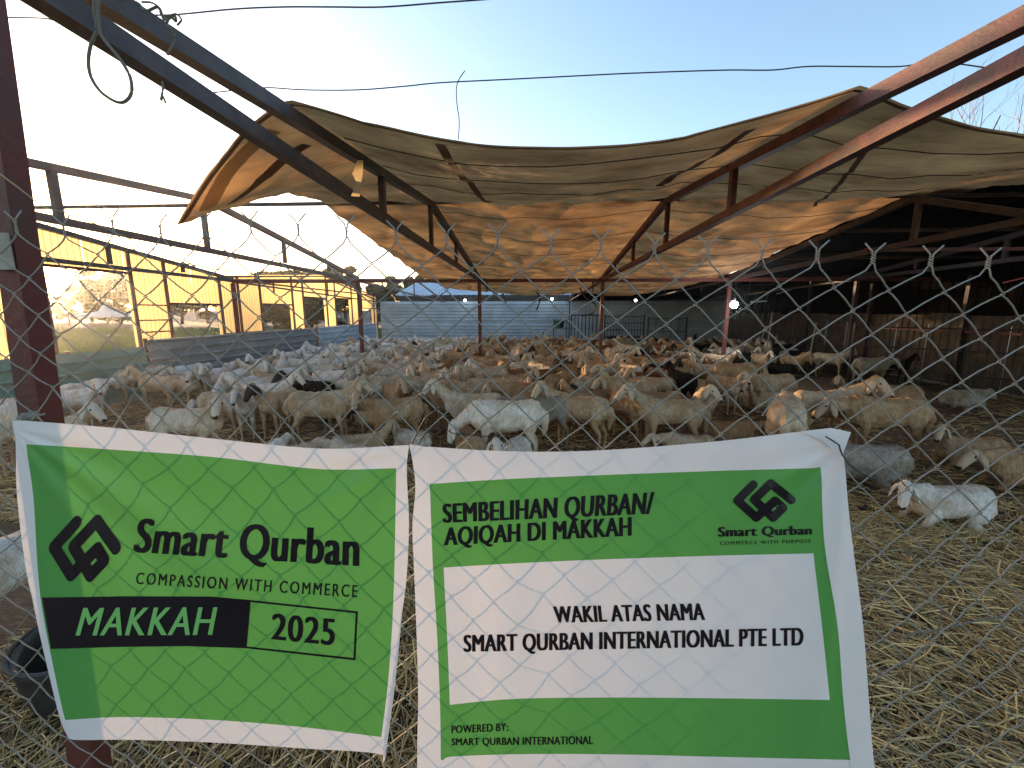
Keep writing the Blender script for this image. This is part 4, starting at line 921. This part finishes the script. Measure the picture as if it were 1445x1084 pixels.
    # ears (mesh in sheep space) and eyes
    def ear(s):
        e=MB(); root=H+side*(s*.050)+upv*.028+hd*-.004; out=(side*s*.42+Vector((0,0,-.85))-upv*.1-hd*.1).normalized(); pts=[root,root+out*.035+side*s*.012,root+out*.08+side*s*.010,root+out*.14,root+out*.18-side*s*.01]
        e.tube(pts,[(.014,.010),(.031,.008),(.037,.007),(.028,.006),(.007,.004)],8,ref=tuple((side*s+upv*.6).normalized())); m_=e.mesh('ear',M['fleece'],True)
        a=m_.attributes.new('region','FLOAT_COLOR','POINT'); a.data.foreach_set('color',np.tile([1,0,0,1],len(m_.vertices)).astype(np.float32)); return m_
    def eye(s):
        e=MB(); e.sphere(H+side*(s*.0515)+upv*.026+hd*.062,(.0115,.0115,.0115),8); return e.mesh('eye',M['eye'],True)
    bpy.data.meshes.remove(me)
    top=[v for v in range(n)]
    return dict(me=r,ears=[ear(1),ear(-1)],eyes=[eye(1),eye(-1)],top=(.44 if lie else .735)+(.014 if wool else 0),lie=lie,co=co,no=no)
V={}
def mk(k,*a,**kw): V[k]=sheep_mesh(k,*a,**kw)
for wl,sf in ((1,'w'),(0,'s')):
    mk('fwd'+sf,38,0,-32,0,wool=wl,seed=1+wl); mk('low'+sf,2,4,-38,0,wool=wl,seed=3+wl); mk('left'+sf,36,32,-34,38,wool=wl,seed=5+wl)
    mk('right'+sf,36,-32,-34,-38,wool=wl,seed=7+wl); mk('graze'+sf,-30,-5,-62,0,wool=wl,seed=9+wl,neckl=.36)
    mk('lie'+sf,42,15,-28,25,lie=1,wool=wl,seed=11+wl); mk('lieR'+sf,35,-30,-35,-35,lie=1,wool=wl,seed=17+wl)
mk('high',56,0,-14,0,wool=0,seed=21); mk('back',38,60,-30,60,wool=1,seed=22); mk('backR',38,-60,-30,-60,wool=0,seed=23)
mk('hero',20,12,-40,26,lie=2,wool=0,seed=31,vox=.010); mk('flat',5,10,-25,10,lie=1,wool=1,seed=33)
EARC={}
COL={'white':(.88,.84,.78),'cream':(.72,.63,.51),'buff':(.62,.50,.36),'tan':(.50,.36,.225),'brown':(.24,.135,.07),'black':(.018,.014,.012),'grey':(.42,.38,.33),'pied':(.62,.56,.48),'rust':(.26,.10,.04)}
def sheep(var,x,y,head,s,col,label,group='sheep and goats of the herd',face='light',parts=True,mark=None,flip=False,j=1):
    d=V[var]; o=bpy.data.objects.new('sheep',d['me']); C.objects.link(o); o.location=(x,y,0); o.rotation_euler=(0,0,R(head)); o.scale=(s*random.uniform(.90,.97),s,s)
    c=COL[col]; k=1+random.uniform(-.09,.07)*j; w_=random.uniform(-.03,.03)*j
    al={'light':1,'dark':0}[face]; 
    if col=='pied': al=.5
    if col=='black': al=0
    colr=(c[0]*k*(1+w_),c[1]*k,c[2]*k*(1-w_),al); o.color=colr
    tag(o,label,'sheep',group)
    if parts:
        for e in d['ears']: q=link('ear',e,o); q.color=colr
        for e in d['eyes']: link('eye',e,o)
    if mark:
        for (mx,my,r_,mm) in mark:
            me=d['me']; co=d['co']; dd=np.hypot(co[:,0]-mx,(co[:,1]-my)*1.3); zok=co[:,2]>d['top']-.16; r2=r_*(1+.3*np.sin(np.arctan2(co[:,1]-my,co[:,0]-mx)*3+mx*9))
            inside=(dd<r2)&zok; idx={}; b=MB()
            for p in me.polygons:
                if all(inside[v] for v in p.vertices):
                    f=[]
                    for v in p.vertices:
                        if v not in idx: idx[v]=len(b.v); b.v.append(tuple(co[v]+d['no'][v]*.0035))
                        f.append(idx[v])
                    b.f.append(tuple(f)); b.mi.append(0)
            if b.f: b.obj('paint_mark',M[mm],o,smooth=True)
    return o
occ=[]
def put(px,py,var,head,col,label,s=1.,dx=0,**kw):
    s*=.86
    """px,py = where the photo shows the middle of the back; the sheep stands on the ground beneath it"""
    top=V[var]['top']*s; p=at_Z(px,py,top); occ.append((p.x,p.y,R(head),s)); return sheep(var,p.x,p.y,head,s,col,label,**kw)
# --- near row, described one by one
put(262,574,'rights' ,2,'cream','long pale speckled sheep with a red spot on its back just above the left banner',1.08,mark=[(-.14,.0,.045,'paint')])
put(70,588,'fwds',0,'cream','cream sheep passing behind the big red post with its head pointing right',1.02)
put(158,521,'loww',178,'cream','large woolly sheep at the low green fence, second from the post',1.0)
put(116,538,'loww',95,'white','white sheep seen from behind with a faint red mark near the big post',1.0,mark=[(.05,0,.03,'paint')])
put(96,549,'right'+'w',25,'white','white sheep close to the big red post looking right',.98)
put(222,529,'fwds',178,'buff','bony beige sheep facing left with a pale ear tag',1.02)
put(216,515,'graze'+'w',10,'cream','woolly sheep with a reddish back behind the bony beige one',1.0,mark=[(.1,0,.07,'paint')])
put(266,514,'loww',80,'white','white rump of a sheep at the joint of the green and grey fences',.95)
put(258,530,'rights',-15,'cream','thin sheep with a rusty mark facing right towards the camera',.98,mark=[(-.1,0,.06,'paint')])
put(300,521,'fwdw',-70,'white','white sheep with a freckled face staring at the camera',.98)
put(272,567,'fwdw',-50,'white','small white lamb behind the long speckled sheep',.62)
put(324,511,'graze'+'s',-70,'cream','small cream sheep lowering its head at the grey fence',.95)
put(341,533,'loww',-95,'white','white woolly sheep facing the camera with its head down',1.0)
put(312,553,'leftw'if 0 else 'rightw',-8,'buff','beige woolly sheep whose face hides behind another, left of the dark faced one',.98)
put(352,556,'fwds',-75,'white','white sheep head on with grey ears, beside the dark faced one',.95)
put(391,549,'fwds',-92,'buff','beige sheep with a dark face and dark ears standing head on',1.05,face='dark')
put(368,507,'graze'+'w',-60,'white','white sheep with its head low in front of the grey fence',.98)
put(440,536,'leftw',165,'black','shaggy black sheep among the white ones',1.05)
put(396,527,'fwds',190,'buff','beige sheep just behind the black one, facing left',.98)
put(432,524,'loww',5,'rust','reddish brown backed sheep behind the black one',.95)
put(452,551,'lefts' if 0 else 'fwdw',8,'buff','stout dirty cream sheep facing right with a dark nose, in the front row',1.12)
put(512,536,'lows',172,'cream','cream sheep with a bony hip behind the stout one',1.05)
put(556,561,'leftw',205,'tan','tan sheep whose pale head turns left, in front row centre',1.05)
put(525,580,'lefts',200,'cream','small kid with a spotted face peering between the legs',.62,face='dark')
put(668,553,'fwds',180,'cream','very long cream sheep facing left behind the white grazing one',1.1)
put(714,563,'graze'+'w',183,'white','big white sheep with its head down in the front row above the banner gap',1.18,mark=[(-.22,.02,.02,'paint')])
put(766,558,'loww',182,'grey','filthy grey brown sheep with a black patch behind the white grazing one',1.05)
put(640,550,'loww',176,'tan','dark backed woolly sheep just behind the very long cream one',1.0)
put(745,538,'loww',178,'tan','shaggy tan sheep with a red streaked back',1.12,mark=[(.12,0,.10,'paint'),(-.05,0,.06,'paint')])
put(668,538,'loww',175,'buff','woolly buff back behind the very long cream sheep',1.0)
put(818,556,'leftw',150,'buff','shaggy cream sheep turning its head back to the left, centre of the yard',1.1)
put(786,526,'graze'+'w',-120,'tan','tan woolly sheep with its head down behind the shaggy cream one',1.05)
put(886,535,'high',178,'buff','slim upright sheep with a raised head facing left',1.1)
put(948,561,'fwds',180,'buff','smooth cream sheep with a blue stripe on its rump, facing left by the banner',1.12,mark=[(-.27,.0,.05,'bluepaint')])
put(890,551,'left'+'w',110,'tan','tan shaggy sheep seen from behind, left of the smooth striped one',1.08)
put(925,551,'lows',176,'tan','tan back behind the smooth striped sheep',1.0)
put(962,524,'fwdw',100,'black','jet black sheep facing away in the middle of the yard',1.05)
put(938,518,'lows',10,'tan','golden brown sheep touching the jet black one',1.0)
put(925,531,'lows',182,'buff','pale sheep curled behind the slim upright one',.95)
put(905,524,'lows',178,'rust','chestnut backed sheep behind the slim upright one',.95)
put(994,549,'leftw',-120,'cream','cream sheep with its face turned to the camera, right of the yard centre',1.02)
put(1022,530,'fwdw',-75,'buff','buff sheep looking out at the camera behind the cream one',1.0)
put(1034,512,'loww',5,'tan','large woolly tan sheep right of the jet black one',1.15)
put(1000,513,'backR',160,'cream','thin cream sheep beside the large woolly tan one',1.0)
put(1090,527,'grazew',182,'buff','buff woolly sheep with a red dot standing at the edge of the shade',1.05,mark=[(-.1,0,.03,'paint')])
put(1090,549,'liew',175,'buff','buff sheep lying down facing left in the shade',1.05)
put(1113,560,'loww',60,'cream','broad pale sheep seen from behind just above the right banner',1.25)
put(1165,549,'right'+'s',12,'buff','golden cream sheep showing its white face to the right, above the banner corner',1.22)
put(1252,559,'loww',176,'tan','golden woolly sheep facing away left, right of the banner corner',1.18)
put(1268,543,'liew',178,'tan','brown woolly sheep lying low behind the golden one',1.1)
put(1212,541,'lie'+'w',180,'tan','tan sheep resting with its head up near the golden one',1.0)
put(1232,504,'loww',2,'grey','pale sheep standing alone in the dark shed with its rump to the left',1.08)
put(1266,507,'fwds',5,'black','black goat like sheep beside the pale one in the dark shed',.95)
put(1362,549,'flat',3,'grey','grey white sheep lying flat beside the tan stained wall',1.02)
put(1374,616,'liew',178,'tan','tan sheep lying with a raised neck at the right edge of the yard',.95)
put(1470,634,'flat',172,'tan','tan brown sheep lying cut off by the right edge',1.1)
put(1222,626,'flat',176,'grey','dirty white sheep lying half hidden by the banner corner',1.1)
put(1343,684,'hero',186,'white','thin white sheep lying alone on the straw at lower right, facing the camera',.93)
put(972,612,'flat',170,'buff','small sheep with a red mark lying between the legs of the striped one',.8,mark=[(.1,0,.05,'paint')])
put(1032,594,'flat',2,'tan','small brownish sheep lying in the shade behind the banner edge',.85)
put(664,608,'flat',110,'tan','woolly tan sheep lying right behind the banners under the white grazing one',1.0)
put(720,622,'liew',-115,'white','white sheep lying low with only its forehead above the right banner',.95)
put(492,625,'flat',150,'cream','cream lump of a lying sheep peeking over the left banner',.9)
put(374,628,'flat',90,'white','white lying sheep whose back just shows over the left banner',.9)
put(400,633,'flat',60,'cream','second lying sheep just showing over the left banner',.9)
put(505,612,'liew',20,'buff','sheep lying behind the legs of the stout dirty cream one',.85)
put(580,606,'liew',160,'white','white lamb lying under the tan front row sheep',.72)
put(178,609,'flat',10,'white','white face lying low beside the rump of the long speckled sheep',.85)
put(-14,760,'fwds',-100,'white','white sheep standing close to the fence at the left edge beside the black tub',1.0)
put(-10,562,'loww',15,'white','white sheep cut off at the left edge behind the big post',1.0)
put(-30,590,'fwds',5,'cream','cream sheep at the far left edge behind the wires',1.0)
# --- second band
for a in [(420,492,'highs',0,0,0)]: pass
sec=[(452,489,'fwds',172,'white','white sheep alone near the grey fence with its head raised left'),
(462,514,'rights',5,'cream','white bony sheep facing right left of the tarp post'),
(401,498,'fwdw',-80,'white','white sheep head on near the grey fence'),(425,505,'lows',0,'white','long white sheep facing left beside the fence'),
(500,520,'fwdw',-60,'pied','speckled white sheep with a black head'),(545,512,'lefts',180,'cream','cream sheep facing left right of the slim red post'),
(582,507,'fwds',2,'cream','long cream sheep facing right beyond the middle'),(599,504,'fwds',-85,'cream','cream sheep facing the camera behind the front rows'),
(592,530,'rightw',15,'cream','clipped cream sheep with its head turned right'),(632,533,'loww',80,'buff','round woolly back in the middle of the herd'),
(548,530,'lows',178,'buff','long low backed sheep behind the bony hipped one'),(608,512,'fwdw',175,'cream','cream woolly sheep facing left in the herd'),
(656,520,'fwdw',-95,'cream','long eared cream sheep facing the camera in mid herd'),(690,520,'lows',178,'cream','cream backed sheep beside the long eared one'),
(690,533,'loww',0,'buff','curly cream back in mid herd'),(718,528,'rightw',10,'tan','tan sheep with a brown neck in mid herd'),(755,520,'loww',170,'brown','brown backed sheep in mid herd'),
(474,497,'loww',0,'white','white sheep left of the slim red post'),(1015,500,'fwdw',-60,'buff','buff sheep at the front of the shaded flock'),(860,508,'lows',178,'tan','tan long back near the barred gate side'),
(800,512,'loww',175,'tan','tan sheep at the middle right of the herd'),(830,520,'fwdw',-100,'tan','tan shaggy sheep facing the camera beside the slim upright one')]
for px,py,v_,h_,c_,lab in sec: put(px,py,v_,h_,c_,lab,1.02)
# --- packed herd further back: one sheep each, described by colour, pose and place
zones_x=[(-99,-4.57,'left edge'),(-4.57,-1.42,'left of centre'),(-1.42,1.79,'mid tarp'),(1.79,5.1,'left of the lamp'),(5.1,8.4,'right of the lamp'),(8.4,99,'by tan wall')]
posew={'fwdw':'woolly','fwds':'smooth coated','loww':'woolly head low','lows':'smooth head low','leftw':'woolly looking back','rights':'smooth looking aside','grazew':'woolly grazing','high':'slim head high','backR':'thin turning round','liew':'resting woolly','lefts':'smooth head turned','rightw':'woolly head turned'}
def inwedge(x,y): px=753+F*1.015*x/y; return -40<px<1480
cnt=0; rs=random.Random(99); tries=0; seen={}
def free(x,y,h,s):
    for (ox,oy,oh,os_) in occ:
        dx,dy=x-ox,y-oy
        if dx*dx+dy*dy<.08: return False
        # long axis clearance
        c=math.cos(oh); sn=math.sin(oh); u=dx*c+dy*sn; v_=-dx*sn+dy*c
        if (u/(.66*os_))**2+(v_/(.35*os_))**2<1: return False
        c=math.cos(h); sn=math.sin(h); u=dx*c+dy*sn; v_=-dx*sn+dy*c
        if (u/(.66*s))**2+(v_/(.35*s))**2<1: return False
    return True
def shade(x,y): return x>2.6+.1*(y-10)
farlist=[]
yv=5.3
while yv<21.3 and cnt<375:
    for k in range(60):
        y=yv+rs.uniform(0,.45); x=rs.uniform(-6.9,9.0)
        if not inwedge(x,y): continue
        if y<7 and (x>1.2 or x<-4.8 or rs.random()<.5): continue
        if y<8.6 and x>1.9: continue
        if y<11 and x>3.6: continue
        if x>7.8 and y<15: continue
        if x<-6.7: continue
        if any(abs(x-px_)<.35 and abs(y-D1)<.3 for px_ in XP): continue
        h=rs.choice([0,180,-90,-90,90,-60,-120,-130,-40,130,50,rs.uniform(0,360),rs.uniform(0,360)])+rs.uniform(-18,18); s=rs.uniform(.74,.92)
        dense=.62 if y>17.5 else 1
        if shade(x,y) and rs.random()<.25: continue
        if not free(x,y,R(h),s): continue
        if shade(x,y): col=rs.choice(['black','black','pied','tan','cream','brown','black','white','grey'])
        elif x<-2.2: col=rs.choice(['white','white','cream','white','cream','buff'])
        else: col=rs.choice(['cream','buff','tan','cream','buff','tan','tan','white','brown' if rs.random()<.3 else 'buff'])
        var=rs.choice(['fwdw','fwds','loww','lows','leftw','rights','grazew','high','loww','lows','backR','rightw','lefts']+(['liew'] if shade(x,y) else []))
        fc='dark' if rs.random()<.12 else 'light'
        hh=h%360; dirw='facing right' if hh<50 or hh>310 else 'facing away' if hh<130 else 'facing left' if hh<230 else 'facing the camera'
        zx=[z for a,b_,z in zones_x if a<=x<b_][0]; dz='near rank' if y<9 else 'middle rank' if y<13 else 'far rank' if y<17.5 else 'last rank'
        cn={'buff':'beige','pied':'black patched white','rust':'reddish'}.get(col,col)
        lab=f"{cn}{' dark faced' if fc=='dark' and col!='black' else ''} {posew[var]} sheep {dirw}, {dz}, {zx}"
        if len(lab.replace(',','').split())>16: lab=lab.replace(' dark faced','')
        seen[lab]=seen.get(lab,0)+1
        if seen[lab]>1: lab=lab.replace(' sheep ',f' sheep, {["half hidden","well hidden","deep in the crowd","barely showing","squeezed in"][min(4,seen[lab]-2)]}, ')
        occ.append((x,y,R(h),s)); cnt+=1
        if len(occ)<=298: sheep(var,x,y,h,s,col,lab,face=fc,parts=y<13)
        else: farlist.append((var,x,y,R(h),s,col))
    yv+=.25
print('crowd',cnt,'sheep',len(occ),'far',len(farlist))
# the farthest rows beyond the first 300: one joined mass of low detail sheep
LO={}
def lowres(var):
    if var not in LO:
        o=bpy.data.objects.new('tmp',V[var]['me']); C.objects.link(o); m=o.modifiers.new('d','DECIMATE'); m.ratio=.10
        bpy.context.view_layer.update(); r=bpy.data.meshes.new_from_object(o.evaluated_get(bpy.context.evaluated_depsgraph_get())); bpy.data.objects.remove(o)
        n=len(r.vertices); co=np.empty(n*3); r.vertices.foreach_get('co',co); f=[tuple(p.vertices) for p in r.polygons]
        rg=np.zeros(n*4); r.attributes['region'].data.foreach_get('color',rg); LO[var]=(co.reshape(-1,3),f,rg.reshape(-1,4)); bpy.data.meshes.remove(r)
    return LO[var]
vv=[];ff=[];rgs=[];cts=[]; off=0
for var,x,y,h,s_,col in farlist:
    co,f,rg=lowres(var); c,sn=math.cos(h),math.sin(h); q=co*s_
    vv.append(np.stack([q[:,0]*c-q[:,1]*sn+x,q[:,0]*sn+q[:,1]*c+y,q[:,2]],1)); ff+=[tuple(i+off for i in p) for p in f]; off+=len(co); rgs.append(rg)
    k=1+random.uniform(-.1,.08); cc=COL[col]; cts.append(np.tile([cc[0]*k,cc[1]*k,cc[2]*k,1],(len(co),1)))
if vv:
    me=bpy.data.meshes.new('far_sheep'); me.from_pydata(np.concatenate(vv).tolist(),[],ff); me.materials.append(M['farfleece'])
    for nm_,arr in (('region',np.concatenate(rgs)),('coat',np.concatenate(cts))):
        a=me.attributes.new(nm_,'FLOAT_COLOR','POINT'); a.data.foreach_set('color',arr.reshape(-1).astype(np.float32))
    me.polygons.foreach_set('use_smooth',[True]*len(me.polygons)); me.update(); o=link('distant_sheep',me); o['kind']='stuff'; o['label']='packed farthest rows of the herd before the back wall and in the dark shed'
for (px,lab) in ((872,'tiny black sheep behind the railing panel, left one'),(892,'tiny grey sheep behind the railing panel, right one')):
    put(px,474,'loww',180 if px<880 else 0,'black' if px<880 else 'grey',lab,.9)
# ============================================================ BLACK TUB
tb=at_Z(58,1020,0.02); c=Vector((tb.x+.04,tb.y+.20,0))
t=thing('rubber_tub','worn black rubber tub on the straw at lower left behind the fence','tub',c)
b=MB(); prof=[(.17,.0),(.20,.02),(.225,.10),(.235,.20),(.245,.225),(.235,.235),(.215,.22),(.20,.10),(.18,.04),(.0,.035)]
N=32; i0=0
for (r_,z) in prof:
    for k in range(N): a=2*PI*k/N; q_=1+.02*math.sin(3*a); b.v.append((c.x+r_*q_*math.cos(a),c.y+r_*q_*math.sin(a),z*1.15+.03+.015*math.sin(a)))
for j_ in range(len(prof)-1):
    for k in range(N): b.f.append((j_*N+k,j_*N+(k+1)%N,(j_+1)*N+(k+1)%N,(j_+1)*N+k)); b.mi.append(0)
b.obj('tub_body',M['black'],t,smooth=True)
b=MB(); b.tube([(c.x+.247*math.cos(2*PI*k/28),c.y+.247*math.sin(2*PI*k/28),.29) for k in range(29)],.010,6); b.obj('rim',M['black'],t,smooth=True)
# wooden block at the post foot
p=at_Z(122,1062,.04); b=MB(); n_=9
b.tube([(p.x-.045,p.y-.02,.06),(p.x+.02,p.y-.02,.075)],[.028,.024],7); tag(b.obj('wood_block',mat('pale_wood',(.42,.28,.16),.8,var=.6,vscale=20)),'small pale wooden block by the foot of the red post','wood')
# ============================================================ WIRES, ROPES, TWIG in the sky
def wireln(name,pts,Y,r,m,lab,cat='wire'):
    P=[at_Y(x,y,Y) for x,y in pts]; b=MB(); Q=[]
    for k in range((len(P)-1)*6+1): Q.append(cr(P,k/6))
    b.tube(Q,r,5); return tag(b.obj(name,M[m]),lab,cat)
wireln('wire',[(-60,24),(5,25),(60,26),(95,30),(190,22),(245,21),(330,13),(400,10),(470,10),(540,10),(620,4),(700,-2),(800,-12)],2.2,.0035,'tiewire','thin sagging wire along the top edge of the sky')
wireln('wire',[(300,131),(370,124),(430,127),(505,127),(570,122),(620,117),(700,113),(800,108),(880,104),(960,101),(1030,99),(1090,99),(1140,94),(1200,94),(1270,94),(1330,88),(1445,104),(1500,110)],2.6,.0035,'tiewire','thin wavy wire crossing the blue sky above the tarp')
wireln('twig',[(647,197),(648,170),(645,148),(644,125),(648,112),(656,100)],2.55,.0028,'bark','dry crooked twig standing up from the front edge of the tarp','twig')
wireln('rope',[(134,-20),(133,15),(137,40),(128,65),(125,90),(130,112),(143,130),(160,142),(172,145),(182,138),(186,125),(182,105),(168,82),(150,60),(141,45),(138,15),(142,-20)],1.15,.0042,'rope','grey rope loop hanging from the dark beam at upper left','rope')
wireln('rope',[(165,-8),(195,5),(205,16),(222,10),(228,20),(233,28),(246,22),(248,30),(240,24),(236,35),(246,48),(244,62),(236,78)],1.55,.0045,'rope','rope tied round the upper dark beam near the top left corner','rope')
wireln('rope',[(200,3),(214,4),(226,12),(232,24),(248,20),(256,28),(250,36)],1.5,.003,'rope','thin string looped over the upper dark beam','rope')
wireln('rope',[(229,115),(230,125),(227,142),(230,136),(234,146)],1.5,.0035,'rope','short frayed string end below the lower dark beam','rope')
for pts,Y,lab in (([(818,406),(826,420),(840,430),(836,442),(822,446)],10.9,'black hooked cable end hanging under the crossbeam'),([(757,412),(762,422),(757,438)],10.9,'black hose end hanging beside the left dark truss')):
    wireln('cable',pts,Y,.02,'tiewire',lab,'cable')
for o in bpy.data.objects:
    if '_w' in o: del o['_w']
